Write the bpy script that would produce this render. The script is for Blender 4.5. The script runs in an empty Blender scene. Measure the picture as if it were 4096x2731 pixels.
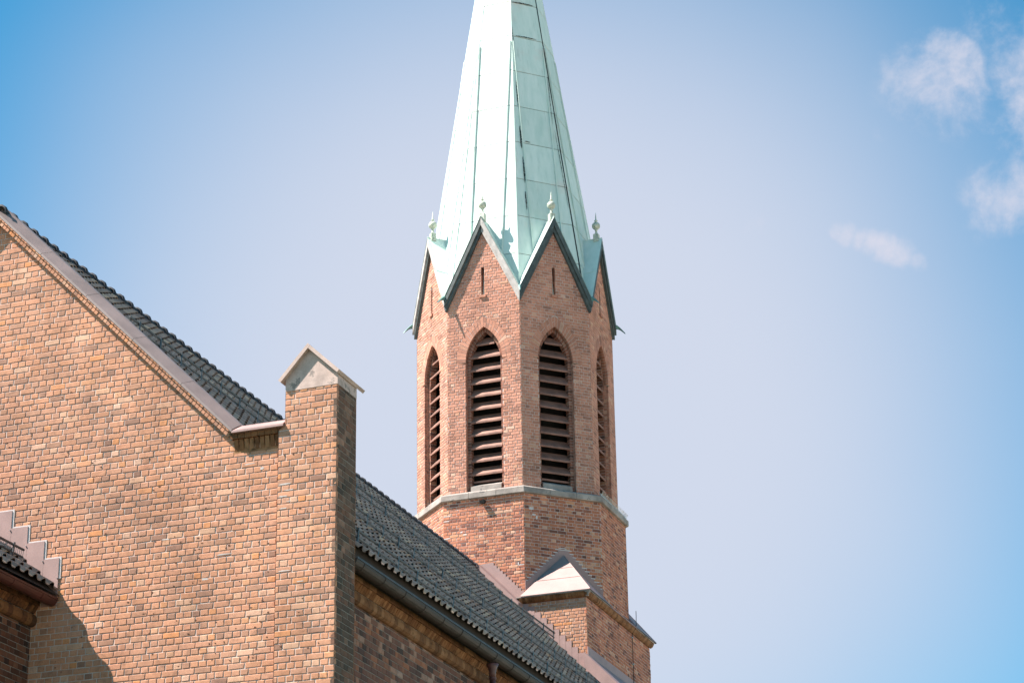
import bpy, math, random
from mathutils import Vector, Matrix
random.seed(7)
sc = bpy.context.scene
col = sc.collection

# ------------------------------------------------------------------ camera, sky, sun, exposure
CR = Vector((0.9404019961, 0.3396805518, -0.0161619423))
CU = Vector((0.1414589401, -0.3475239589, 0.9269393002))
CF = Vector((-0.3092465908, 0.8739818194, 0.3748630755))
FPX = 9556.49
cam = bpy.data.cameras.new('camera')
camo = bpy.data.objects.new('camera', cam)
camo.matrix_world = Matrix(((CR.x, CU.x, -CF.x, 0), (CR.y, CU.y, -CF.y, 0), (CR.z, CU.z, -CF.z, 0), (0, 0, 0, 1)))
cam.sensor_width = 36.0
cam.sensor_fit = 'HORIZONTAL'
cam.lens = FPX / 4096 * 36.0
cam.clip_start = 0.5
cam.clip_end = 3000
cam.dof.use_dof = True
cam.dof.focus_distance = 58.0
cam.dof.aperture_fstop = 5.6
col.objects.link(camo)
sc.camera = camo

SUN = Vector((-0.53, -0.28, 0.80)).normalized()
EL = math.asin(SUN.z)
SKYK = 0.10
EXPOSURE = 1.8
world = bpy.data.worlds.new('World')
sc.world = world
world.use_nodes = True


def N(t, typ, **kw):
    n = t.nodes.new(typ)
    for k, v in kw.items():
        setattr(n, k, v)
    return n


def setup_world():
    t = world.node_tree
    t.nodes.clear()
    out = N(t, 'ShaderNodeOutputWorld')
    bg = N(t, 'ShaderNodeBackground')
    bg.inputs['Strength'].default_value = SKYK
    t.links.new(bg.outputs[0], out.inputs[0])
    sky = N(t, 'ShaderNodeTexSky', sky_type='NISHITA', sun_disc=False)
    sky.sun_elevation = EL
    sky.sun_rotation = math.atan2(SUN.x, SUN.y)
    sky.altitude = 0
    sky.air_density = 1.0
    sky.dust_density = 0.6
    sky.ozone_density = 1.6
    tc = N(t, 'ShaderNodeTexCoord')
    L = t.links.new

    def math_(op, a, b=None, clamp=False):
        n = N(t, 'ShaderNodeMath', operation=op, use_clamp=clamp)
        for i, x in enumerate((a, b)):
            if x is None:
                continue
            if isinstance(x, (int, float)):
                n.inputs[i].default_value = x
            else:
                L(x, n.inputs[i])
        return n.outputs[0]

    def noise(scale, detail, rough, vec, dist=0.0):
        n = N(t, 'ShaderNodeTexNoise')
        n.inputs['Scale'].default_value = scale
        n.inputs['Detail'].default_value = detail
        n.inputs['Roughness'].default_value = rough
        n.inputs['Distortion'].default_value = dist
        L(vec, n.inputs['Vector'])
        return n
    D = tc.outputs['Generated']
    # pale veil: thin haze plus the lens's bright centre painted into the sky
    warp = noise(3.0, 3, 0.5, D)
    wv = N(t, 'ShaderNodeVectorMath', operation='MULTIPLY_ADD')
    L(warp.outputs['Color'], wv.inputs[0])
    wv.inputs[1].default_value = (0.06, 0.06, 0.06)
    L(D, wv.inputs[2])
    ds = N(t, 'ShaderNodeVectorMath', operation='DISTANCE')
    L(wv.outputs[0], ds.inputs[0])
    c0 = (CF + CR * 0.005 - CU * 0.035).normalized() + Vector((0.03, 0.03, 0.03))
    ds.inputs[1].default_value = c0
    mr = N(t, 'ShaderNodeMapRange', interpolation_type='SMOOTHERSTEP')
    mr.inputs['From Min'].default_value = 0.065
    mr.inputs['From Max'].default_value = VEIL_R
    mr.inputs['To Min'].default_value = VEIL_MAX
    mr.inputs['To Max'].default_value = VEIL_MIN
    L(ds.outputs['Value'], mr.inputs['Value'])
    veil = mr.outputs[0]
    deep = N(t, 'ShaderNodeMix', data_type='RGBA', blend_type='MULTIPLY')
    deep.inputs[0].default_value = 1.0
    L(sky.outputs[0], deep.inputs[6])
    deep.inputs[7].default_value = SKYTINT
    m1 = N(t, 'ShaderNodeMix', data_type='RGBA')
    L(veil, m1.inputs[0])
    L(deep.outputs[2], m1.inputs[6])
    m1.inputs[7].default_value = VEILCOL
    # fair-weather cloud scraps
    blobs = [((-0.1307, 0.8766, 0.4632), .030, 1.0), ((-0.1360, 0.8790, 0.4570), .020, 0.8), ((-0.1212, 0.8827, 0.454), .022, .7), ((-0.109, 0.8896, 0.4435), .020, .55),
             ((-0.1150, 0.8860, 0.4490), .018, .5), ((-0.0860, 0.8890, 0.4480), .034, .85), ((-0.0903, 0.8806, 0.4652), .026, .75), ((-0.1048, 0.8683, 0.4849), .022, .5), ((-0.0974, 0.8726, 0.4787), .022, .55),
             ((-0.1113, 0.9018, 0.4176), .026, .6), ((-0.0990, 0.9019, 0.4202), .028, .7), ((-0.0949, 0.8938, 0.4382), .02, .55), ((-0.1570, 0.8816, 0.446), .008, .42),
             ((-0.1600, 0.9008, 0.4035), .011, .85), ((-0.1545, 0.9030, 0.4008), .012, .9), ((-0.1500, 0.9045, 0.3992), .009, .8), ((-0.1650, 0.8988, 0.4058), .009, .75), ((-0.1700, 0.8970, 0.4082), .008, .7), ((-0.1750, 0.8950, 0.4105), .008, .7), ((-0.1790, 0.8935, 0.4122), .006, .6), ((-0.2119, 0.8856, 0.4133), .014, .32)]
    cw = noise(26.0, 4, 0.55, D)
    cwv = N(t, 'ShaderNodeVectorMath', operation='MULTIPLY_ADD')
    L(cw.outputs['Color'], cwv.inputs[0])
    cwv.inputs[1].default_value = (0.012, 0.012, 0.012)
    L(D, cwv.inputs[2])
    total = None
    for c, r, a in blobs:
        v = (Vector(c).normalized() + CR * .006).normalized() + Vector((.006, .006, .006))
        d = N(t, 'ShaderNodeVectorMath', operation='DISTANCE')
        L(cwv.outputs[0], d.inputs[0])
        d.inputs[1].default_value = v
        q = N(t, 'ShaderNodeMapRange', interpolation_type='SMOOTHSTEP')
        q.inputs['From Min'].default_value = 0
        q.inputs['From Max'].default_value = r * 1.12
        q.inputs['To Min'].default_value = a
        q.inputs['To Max'].default_value = 0
        L(d.outputs['Value'], q.inputs['Value'])
        total = q.outputs[0] if total is None else math_('MAXIMUM', total, q.outputs[0])
    fb = noise(40.0, 11, 0.62, D, 0.15)
    e = math_('SUBTRACT', fb.outputs[0], 0.5)
    e = math_('MULTIPLY', e, 3.0)
    dn = math_('ADD', e, total)
    gate = math_('MULTIPLY', total, 3.0, True)
    dn = math_('MULTIPLY', dn, gate)
    sm = N(t, 'ShaderNodeMapRange', interpolation_type='SMOOTHSTEP')
    sm.inputs['From Min'].default_value = 0.05
    sm.inputs['From Max'].default_value = 1.35
    sm.inputs['To Max'].default_value = 0.84
    L(dn, sm.inputs['Value'])
    m2 = N(t, 'ShaderNodeMix', data_type='RGBA')
    L(sm.outputs[0], m2.inputs[0])
    L(m1.outputs[2], m2.inputs[6])
    m2.inputs[7].default_value = CLOUDCOL
    L(m2.outputs[2], bg.inputs['Color'])


VEIL_R, VEIL_MAX, VEIL_MIN = 0.335, 0.95, 0.0
SKYTINT = (0.055, 0.445, 0.53, 1)
VEILCOL = (1.93, 2.06, 2.42, 1)
CLOUDCOL = (2.12, 2.10, 2.40, 1)
setup_world()

sl = bpy.data.lights.new('sun', 'SUN')
sl.energy = 4.9
sl.angle = math.radians(0.53)
sl.color = (1.0, 0.925, 0.86)
so = bpy.data.objects.new('sun', sl)
so.rotation_euler = SUN.to_track_quat('Z', 'Y').to_euler()
so.location = SUN * 100
col.objects.link(so)

sc.view_settings.view_transform = 'Standard'
sc.view_settings.look = 'None'
sc.view_settings.exposure = EXPOSURE
sc.view_settings.gamma = 1
sc.view_settings.use_curve_mapping = False
sc.render.engine = 'CYCLES'

# ------------------------------------------------------------------ materials


def base_mat(name):
    m = bpy.data.materials.new(name)
    m.use_nodes = True
    t = m.node_tree
    b = t.nodes['Principled BSDF']
    return m, t, b


def tnoise(t, scale, detail=4, rough=.55, vec=None):
    n = N(t, 'ShaderNodeTexNoise')
    n.inputs['Scale'].default_value = scale
    n.inputs['Detail'].default_value = detail
    n.inputs['Roughness'].default_value = rough
    if vec is not None:
        t.links.new(vec, n.inputs['Vector'])
    return n


def ramp(t, stops, fac, interp='LINEAR'):
    r = N(t, 'ShaderNodeValToRGB')
    r.color_ramp.interpolation = interp
    el = r.color_ramp.elements
    while len(el) < len(stops):
        el.new(0.5)
    for e, (p, c) in zip(el, stops):
        e.position = p
        e.color = (*c, 1)
    t.links.new(fac, r.inputs[0])
    return r


def island_random(t):
    g = N(t, 'ShaderNodeNewGeometry')
    oi = N(t, 'ShaderNodeObjectInfo')
    m = N(t, 'ShaderNodeMath', operation='MULTIPLY_ADD')
    t.links.new(oi.outputs['Random'], m.inputs[0])
    m.inputs[1].default_value = 7.31
    t.links.new(g.outputs['Random Per Island'], m.inputs[2])
    f = N(t, 'ShaderNodeMath', operation='FRACT')
    t.links.new(m.outputs[0], f.inputs[0])
    return f.outputs[0], g


def mixc(t, fac, a, b, mode='MIX'):
    m = N(t, 'ShaderNodeMix', data_type='RGBA', blend_type=mode)
    for i, x in ((0, fac), (6, a), (7, b)):
        if isinstance(x, (int, float)):
            m.inputs[i].default_value = x
        elif isinstance(x, tuple):
            m.inputs[i].default_value = (*x[:3], 1)
        else:
            t.links.new(x, m.inputs[i])
    return m.outputs[2]


def bump(t, b, h, strength, dist):
    bp = N(t, 'ShaderNodeBump')
    bp.inputs['Strength'].default_value = strength
    bp.inputs['Distance'].default_value = dist
    t.links.new(h, bp.inputs['Height'])
    t.links.new(bp.outputs[0], b.inputs['Normal'])


def brick_mat(name, stops, blotch=(.08, .05, .04), amt=.55, weather=None, wamt=0.0, stain=False):
    m, t, b = base_mat(name)
    r, g = island_random(t)
    pos = g.outputs['Position']
    cr = ramp(t, stops, r)
    # burnt / sooty blotches inside single bricks
    n1 = tnoise(t, 9.0, 5, .6, pos)
    k1 = ramp(t, [(.50, (0, 0, 0)), (.72, (1, 1, 1))], n1.outputs[0])
    mm = N(t, 'ShaderNodeMath', operation='MULTIPLY')
    t.links.new(k1.outputs[0], mm.inputs[0])
    mm.inputs[1].default_value = amt
    c = mixc(t, mm.outputs[0], cr.outputs[0], blotch)
    n2 = tnoise(t, 60.0, 4, .6, pos)
    k2 = ramp(t, [(.2, (.78, .78, .78)), (.8, (1.18, 1.18, 1.18))], n2.outputs[0])
    c = mixc(t, 1.0, c, k2.outputs[0], 'MULTIPLY')
    n3 = tnoise(t, .9, 4, .5, pos)
    k3 = ramp(t, [(.3, (.86, .86, .86)), (.7, (1.10, 1.10, 1.10))], n3.outputs[0])
    c = mixc(t, 1.0, c, k3.outputs[0], 'MULTIPLY')
    if weather:
        n4 = tnoise(t, 3.0, 5, .65, pos)
        k4 = ramp(t, [(.35, (0, 0, 0)), (.62, (1, 1, 1))], n4.outputs[0])
        mw = N(t, 'ShaderNodeMath', operation='MULTIPLY')
        t.links.new(k4.outputs[0], mw.inputs[0])
        mw.inputs[1].default_value = wamt
        c = mixc(t, mw.outputs[0], c, weather)
    if stain:
        # broad tonal patches and faint rain streaks that run down the wall
        mp = N(t, 'ShaderNodeMapping')
        mp.inputs['Scale'].default_value = (1.6, 1.6, .7)
        t.links.new(pos, mp.inputs[0])
        n5 = tnoise(t, 1.0, 5, .6, mp.outputs[0])
        k5 = ramp(t, [(.34, (.84, .82, .80)), (.52, (1, 1, 1)), (.70, (1.10, 1.09, 1.08))], n5.outputs[0])
        c = mixc(t, 1.0, c, k5.outputs[0], 'MULTIPLY')
    t.links.new(c, b.inputs['Base Color'])
    b.inputs['Roughness'].default_value = .88
    b.inputs['Specular IOR Level'].default_value = .25
    bump(t, b, n2.outputs[0], .5, .004)
    return m


def plain_mat(name, colr, rough=.8, scale=8.0, var=.2, metal=0.0, spots=None, bs=.2, spec=.4, fine=45.0):
    m, t, b = base_mat(name)
    g = N(t, 'ShaderNodeNewGeometry')
    pos = g.outputs['Position']
    n = tnoise(t, scale, 5, .6, pos)
    lo = tuple(x * (1 - var) for x in colr)
    hi = tuple(x * (1 + var) for x in colr)
    cr = ramp(t, [(.3, lo), (.7, hi)], n.outputs[0])
    c = cr.outputs[0]
    n2 = tnoise(t, fine, 4, .6, pos)
    k2 = ramp(t, [(.25, (.88, .88, .88)), (.75, (1.1, 1.1, 1.1))], n2.outputs[0])
    c = mixc(t, 1.0, c, k2.outputs[0], 'MULTIPLY')
    if spots:
        sc_, th, colr2 = spots
        n3 = tnoise(t, sc_, 6, .7, pos)
        k3 = ramp(t, [(th, (0, 0, 0)), (th + .05, (1, 1, 1))], n3.outputs[0])
        c = mixc(t, k3.outputs[0], c, colr2)
    t.links.new(c, b.inputs['Base Color'])
    b.inputs['Roughness'].default_value = rough
    b.inputs['Metallic'].default_value = metal
    b.inputs['Specular IOR Level'].default_value = spec
    bump(t, b, n2.outputs[0], bs, .004)
    return m


M = {}
M['gbrick'] = brick_mat('gable_brick', [(0, (.24, .125, .085)), (.07, (.35, .18, .115)), (.22, (.42, .195, .11)), (.5, (.46, .22, .13)), (.68, (.41, .21, .135)), (.82, (.45, .205, .12)), (.91, (.48, .28, .185)), (.96, (.49, .20, .08)), (1, (.52, .32, .23))], amt=.40, stain=True)
M['tbrick'] = brick_mat('tower_brick', [(0, (.14, .06, .045)), (.12, (.24, .09, .06)), (.3, (.38, .135, .075)), (.5, (.46, .18, .10)), (.66, (.40, .155, .09)), (.82, (.33, .13, .085)), (.94, (.48, .23, .13)), (1, (.51, .30, .21))], amt=.42, stain=True)
M['ubrick'] = brick_mat('upper_tower_brick', [(0, (.26, .125, .09)), (.10, (.35, .16, .11)), (.3, (.43, .195, .13)), (.5, (.47, .22, .15)), (.7, (.42, .19, .13)), (.86, (.36, .17, .12)), (.95, (.48, .25, .16)), (1, (.50, .31, .23))], amt=.34, stain=True)
M['sbrick'] = brick_mat('shade_toned_brick', [(0, (.055, .035, .03)), (.25, (.13, .06, .045)), (.5, (.20, .08, .05)), (.7, (.15, .075, .055)), (.85, (.30, .11, .055)), (1, (.32, .20, .15))], amt=.5)  # dark red-brown with soot; shade under the eaves is put into the colour
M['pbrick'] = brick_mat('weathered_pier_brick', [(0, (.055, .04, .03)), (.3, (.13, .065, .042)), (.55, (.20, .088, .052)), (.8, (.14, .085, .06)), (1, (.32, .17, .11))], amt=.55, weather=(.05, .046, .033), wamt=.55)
M['cbrick'] = brick_mat('shade_toned_chapel_brick', [(0, (.02, .012, .01)), (.4, (.07, .028, .016)), (.7, (.11, .04, .02)), (1, (.18, .08, .045))], amt=.5)  # chapel brick with its deep shadow put into the colour
M['band'] = brick_mat('buff_moulding_brick', [(0, (.12, .05, .02)), (.5, (.21, .092, .038)), (1, (.28, .14, .066))], blotch=(.035, .016, .006), amt=.75)  # darkened overall: occlusion under the eaves is put into the colour
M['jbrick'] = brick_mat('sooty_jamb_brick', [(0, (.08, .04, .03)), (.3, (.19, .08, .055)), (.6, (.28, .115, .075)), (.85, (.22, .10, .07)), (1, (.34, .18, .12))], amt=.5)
M['mortar'] = plain_mat('mortar', (.42, .36, .33), .95, 3.0, .15, bs=.4)
M['mortar_side'] = plain_mat('dark_mortar', (.18, .16, .135), .95, 3.0, .3, bs=.4)  # darker mortar for the side faces and moulding beds
M['mortar_new'] = plain_mat('fresh_mortar', (.50, .45, .43), .95, 20.0, .15, bs=.4)
M['stone'] = plain_mat('granite_band', (.25, .21, .185), .85, 2.5, .38, spots=(6.0, .58, (.12, .105, .095)), bs=.4)
M['cap'] = plain_mat('cast_stone_cap', (.38, .28, .24), .85, 4.0, .22, bs=.3)
M['plaster'] = plain_mat('stained_plaster', (.39, .29, .25), .9, 5.0, .25, spots=(5.0, .60, (.20, .16, .14)), bs=.4)
M['newcopper'] = plain_mat('young_copper_sheet', (.275, .170, .152), .55, 2.2, .14, spots=(9.0, .68, (.34, .26, .25)), bs=.2, spec=.4)
M['coping'] = plain_mat('grey_copper_coping', (.175, .13, .12), .6, 2.0, .18, spots=(11.0, .66, (.30, .26, .24)), bs=.2)
M['darkcopper'] = plain_mat('dark_verge_copper', (.055, .065, .062), .6, 5.0, .45, spots=(13.0, .64, (.28, .36, .33)), bs=.25)
M['louvre'] = plain_mat('louvre_copper', (.20, .095, .067), .65, 4.0, .35, spots=(24.0, .66, (.36, .30, .24)), bs=.25)
M['tornedge'] = plain_mat('exposed_black_felt', (.012, .012, .014), .9, 20, .3)
M['pit'] = plain_mat('pitted_brick_hollow', (.085, .035, .02), .95, 20.0, .5)
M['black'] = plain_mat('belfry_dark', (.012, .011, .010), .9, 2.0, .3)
M['metal'] = plain_mat('grey_painted_steel', (.045, .052, .058), .5, 6.0, .2, metal=.1, bs=.1)
M['gutter'] = plain_mat('weathered_gutter_metal', (.045, .033, .028), .6, 3.0, .25, metal=.1, bs=.15, spec=.25)
M['gutterlip'] = plain_mat('gutter_lip_zinc', (.075, .075, .08), .65, 8.0, .2, metal=.1, bs=.15, spec=.25)
M['redgutter'] = plain_mat('red_brown_gutter', (.055, .014, .010), .5, 3.0, .3, bs=.15)  # red-brown, darkened to carry the chapel's shadow
M['pipe'] = plain_mat('brown_downpipe', (.11, .045, .04), .45, 6.0, .2, bs=.1)
M['wire'] = plain_mat('stainless_wire', (.45, .44, .42), .4, 6.0, .1, metal=.5)
M['wood'] = plain_mat('dark_eaves_board', (.022, .015, .012), .8, 6.0, .3)
M['added_grass'] = plain_mat('added_dark_grass', (.055, .07, .03), .95, .4, .2)
M['bounce_paving'] = plain_mat('pale_bounce_ground', (.47, .405, .32), .95, .4, .12)
M['added_asphalt'] = plain_mat('added_dark_asphalt', (.05, .05, .05), .95, .4, .15)
M['darkpatina'] = plain_mat('dark_green_copper', (.10, .20, .18), .55, 6.0, .35)
M['finial'] = plain_mat('lichen_spotted_finial', (.40, .42, .35), .7, 14.0, .25, spots=(17.0, .56, (.14, .17, .10)), bs=.3)
M['chapel_band'] = brick_mat('shade_toned_chapel_moulding', [(0, (.05, .02, .01)), (.5, (.12, .05, .02)), (1, (.20, .09, .035))], blotch=(.02, .008, .004), amt=.8)  # darker copy of the moulding brick, chapel shadow painted in
M['sunlit_verge'] = plain_mat('sunlit_verge_tone', (.33, .30, .28), .7, 5.0, .3, spots=(15.0, .64, (.10, .11, .10)), bs=.25)  # lighter, stained copy of the verge copper; sunlight is put into the colour
M['gravel'] = plain_mat('gravel_path', (.38, .34, .28), .95, 30.0, .12)


def patina_mat():
    m, t, b = base_mat('verdigris_copper')
    r, g = island_random(t)
    pos = g.outputs['Position']
    mp = N(t, 'ShaderNodeMapping')
    mp.inputs['Scale'].default_value = (5.0, 5.0, 1.1)
    t.links.new(pos, mp.inputs[0])
    n = tnoise(t, 1.3, 6, .6, mp.outputs[0])
    cr = ramp(t, [(.25, (.42, .53, .48)), (.5, (.50, .585, .535)), (.75, (.57, .63, .585))], n.outputs[0])
    k = ramp(t, [(0, (.90, .92, .91)), (1, (1.05, 1.04, 1.04))], r)
    c = mixc(t, 1.0, cr.outputs[0], k.outputs[0], 'MULTIPLY')
    n3 = tnoise(t, 16.0, 6, .7, pos)
    k3 = ramp(t, [(.715, (0, 0, 0)), (.75, (1, 1, 1))], n3.outputs[0])
    c = mixc(t, k3.outputs[0], c, (.13, .17, .15))
    mp2 = N(t, 'ShaderNodeMapping')
    mp2.inputs['Scale'].default_value = (11.0, 11.0, .55)
    t.links.new(pos, mp2.inputs[0])
    n6 = tnoise(t, 1.0, 5, .6, mp2.outputs[0])
    k6 = ramp(t, [(.60, (0, 0, 0)), (.78, (.55, .55, .55))], n6.outputs[0])
    c = mixc(t, k6.outputs[0], c, (.22, .31, .27))
    n4 = tnoise(t, .9, 4, .55, pos)
    k4 = ramp(t, [(.60, (0, 0, 0)), (.74, (.55, .55, .55))], n4.outputs[0])
    c = mixc(t, k4.outputs[0], c, (.55, .47, .42))
    t.links.new(c, b.inputs['Base Color'])
    b.inputs['Roughness'].default_value = .62
    b.inputs['Specular IOR Level'].default_value = .35
    n2 = tnoise(t, 2.2, 3, .5, pos)
    bump(t, b, n2.outputs[0], .35, .03)
    return m


M['patina'] = patina_mat()


def tile_mat():
    m, t, b = base_mat('glazed_black_pantile')
    r, g = island_random(t)
    pos = g.outputs['Position']
    cr = ramp(t, [(0, (.16, .125, .116)), (.45, (.25, .197, .18)), (.85, (.31, .245, .215)), (1, (.42, .32, .24))], r)
    n = tnoise(t, 7.0, 5, .65, pos)
    k = ramp(t, [(.55, (0, 0, 0)), (.75, (.7, .7, .7))], n.outputs[0])
    c = mixc(t, k.outputs[0], cr.outputs[0], (.29, .26, .21))
    n3 = tnoise(t, 26.0, 4, .7, pos)
    k3 = ramp(t, [(.74, (0, 0, 0)), (.78, (1, 1, 1))], n3.outputs[0])
    c = mixc(t, k3.outputs[0], c, (.42, .40, .36))
    t.links.new(c, b.inputs['Base Color'])
    b.inputs['Roughness'].default_value = .62
    b.inputs['Specular IOR Level'].default_value = .3
    bump(t, b, n3.outputs[0], .2, .003)
    return m


M['tile'] = tile_mat()
M['ridge'] = plain_mat('dark_ridge_tile', (.032, .034, .040), .75, 5.0, .35, bs=.15, spec=.15)

# ------------------------------------------------------------------ mesh helpers
LOC = {}


def thing(name, label, cat, loc=(0, 0, 0), group=None):
    o = bpy.data.objects.new(name, None)
    o.empty_display_size = .3
    col.objects.link(o)
    o.location = loc
    o['label'] = label
    o['category'] = cat
    if group:
        o['group'] = group
    LOC[o.name] = Vector(loc)
    return o


def adopt(o, parent):
    col.objects.link(o)
    if parent is not None:
        o.parent = parent
        if parent.name in LOC:
            o.matrix_parent_inverse = Matrix.Translation(-LOC[parent.name])
    return o


class MB:
    def __init__(s):
        s.v = []
        s.f = []
        s.m = []

    def add(s, vs, fs, mi=0):
        k = len(s.v)
        s.v.extend([tuple(x) for x in vs])
        for f in fs:
            s.f.append(tuple(i + k for i in f))
            s.m.append(mi)

    def quad(s, a, b, c, d, mi=0):
        s.add([a, b, c, d], [(0, 1, 2, 3)], mi)

    def hexa(s, p, mi=0):  # p: 4 bottom (ccw) + 4 top
        s.add(p, [(3, 2, 1, 0), (4, 5, 6, 7), (0, 1, 5, 4), (1, 2, 6, 5), (2, 3, 7, 6), (3, 0, 4, 7)], mi)

    def box(s, x0, x1, y0, y1, z0, z1, mi=0):
        s.hexa([(x0, y0, z0), (x1, y0, z0), (x1, y1, z0), (x0, y1, z0), (x0, y0, z1), (x1, y0, z1), (x1, y1, z1), (x0, y1, z1)], mi)

    def tube(s, pts, r, n=6, mi=0, cap=True):
        pts = [Vector(p) for p in pts]
        rings = []
        for i, p in enumerate(pts):
            d = (pts[min(i + 1, len(pts) - 1)] - pts[max(i - 1, 0)]).normalized()
            a = d.cross(Vector((0, 0, 1)))
            if a.length < .1:
                a = d.cross(Vector((1, 0, 0)))
            a.normalize()
            b_ = d.cross(a)
            rr = r[i] if isinstance(r, (list, tuple)) else r
            rings.append([p + (a * math.cos(2 * math.pi * k / n) + b_ * math.sin(2 * math.pi * k / n)) * rr for k in range(n)])
        vs = [q for rg in rings for q in rg]
        fs = []
        for i in range(len(pts) - 1):
            for k in range(n):
                k2 = (k + 1) % n
                fs.append((i * n + k, i * n + k2, (i + 1) * n + k2, (i + 1) * n + k))
        if cap:
            fs.append(tuple(range(n - 1, -1, -1)))
            fs.append(tuple((len(pts) - 1) * n + k for k in range(n)))
        s.add(vs, fs, mi)

    def lathe(s, c, prof, n=16, mi=0):
        c = Vector(c)
        vs = []
        for r, z in prof:
            for k in range(n):
                a = 2 * math.pi * k / n
                vs.append(c + Vector((r * math.cos(a), r * math.sin(a), z)))
        fs = []
        for i in range(len(prof) - 1):
            for k in range(n):
                k2 = (k + 1) % n
                fs.append((i * n + k, i * n + k2, (i + 1) * n + k2, (i + 1) * n + k))
        fs.append(tuple(range(n - 1, -1, -1)))
        fs.append(tuple((len(prof) - 1) * n + k for k in range(n)))
        s.add(vs, fs, mi)

    def mesh(s, name, mats, smooth=False):
        me = bpy.data.meshes.new(name)
        me.from_pydata(s.v, [], s.f)
        for m in (mats if isinstance(mats, (list, tuple)) else [mats]):
            me.materials.append(m)
        me.polygons.foreach_set('material_index', s.m)
        if smooth:
            me.polygons.foreach_set('use_smooth', [True] * len(s.f))
        me.update()
        return me

    def build(s, name, mats, parent=None, kind=None, smooth=False):
        o = bpy.data.objects.new(name, s.mesh(name, mats, smooth))
        if kind:
            o['kind'] = kind
        return adopt(o, parent)


def project(P):
    P = Vector(P)
    d = P.dot(CF)
    return 2048 + FPX * P.dot(CR) / d, 1365.5 - FPX * P.dot(CU) / d, d


# ------------------------------------------------------------------ brickwork
class Frame:
    def __init__(s, o, n):
        s.n = Vector(n).normalized()
        s.o = Vector(o)
        s.u = Vector((-s.n.y, s.n.x, 0))

    def P(s, u, v, d=0.0):
        return s.o + s.u * u + Vector((0, 0, v)) - s.n * d


def brick_shape(ul0, ur0, ul1, ur1, v0, v1, depth=.06, bev=.007, j=.0025):
    """corner list in (u,v,d): back 4, edge 4, front 4"""
    R = lambda: random.uniform(-j, j)
    pr = random.uniform(-.002, .003)
    c = [(ul0, v0), (ur0, v0), (ur1, v1), (ul1, v1)]
    c = [(a + R(), b + R()) for a, b in c]
    mu = sum(a for a, b in c) / 4
    mv = (v0 + v1) / 2
    back = [(a, b, depth) for a, b in c]
    edge = [(a, b, bev * .9 - pr) for a, b in c]
    front = []
    for a, b in c:
        ia = min(bev * random.uniform(.7, 2.0), abs(a - mu) * .6)
        ib = min(bev * random.uniform(.7, 1.6), abs(b - mv) * .6)
        front.append((a + (ia if a < mu else -ia), b + (ib if b < mv else -ib), -pr + R() * .5))
    return back + edge + front


BF = [(4, 5, 1, 0), (5, 6, 2, 1), (6, 7, 3, 2), (7, 4, 0, 3), (8, 9, 5, 4), (9, 10, 6, 5), (10, 11, 7, 6), (11, 8, 4, 7), (11, 10, 9, 8)]
BF = [tuple(reversed(f)) for f in BF]


class Bond:
    """English or mixed bond, giving joint positions for every course"""

    def __init__(s, kind, S, u0):
        s.kind, s.S, s.u0 = kind, S, u0

    def cuts(s, row, a, b):
        S = s.S
        H = S / 2
        res = []
        if s.kind == 'english':
            if row % 2 == 0:
                off = (random.Random(row * 7 + 1).random() < .3) * H + random.uniform(-.006, .006)
                k = math.floor((a - s.u0) / S) - 1
                x = s.u0 + k * S + off
                while x < b + S:
                    res.append(x)
                    x += S
            else:
                k = math.floor((a - s.u0) / H) - 1
                x = s.u0 + k * H + H / 2 + random.uniform(-.006, .006)
                while x < b + S:
                    res.append(x)
                    x += H
        else:
            rs = random.Random(row * 131 + int(s.u0 * 977))
            x = a - S + rs.uniform(0, H)
            run = 0
            while x < b + S:
                res.append(x)
                if row % 2 == 0:
                    p = .62
                else:
                    p = .38
                x += S if rs.random() < p else H
        return [x + random.uniform(-.003, .003) for x in res]


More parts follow.
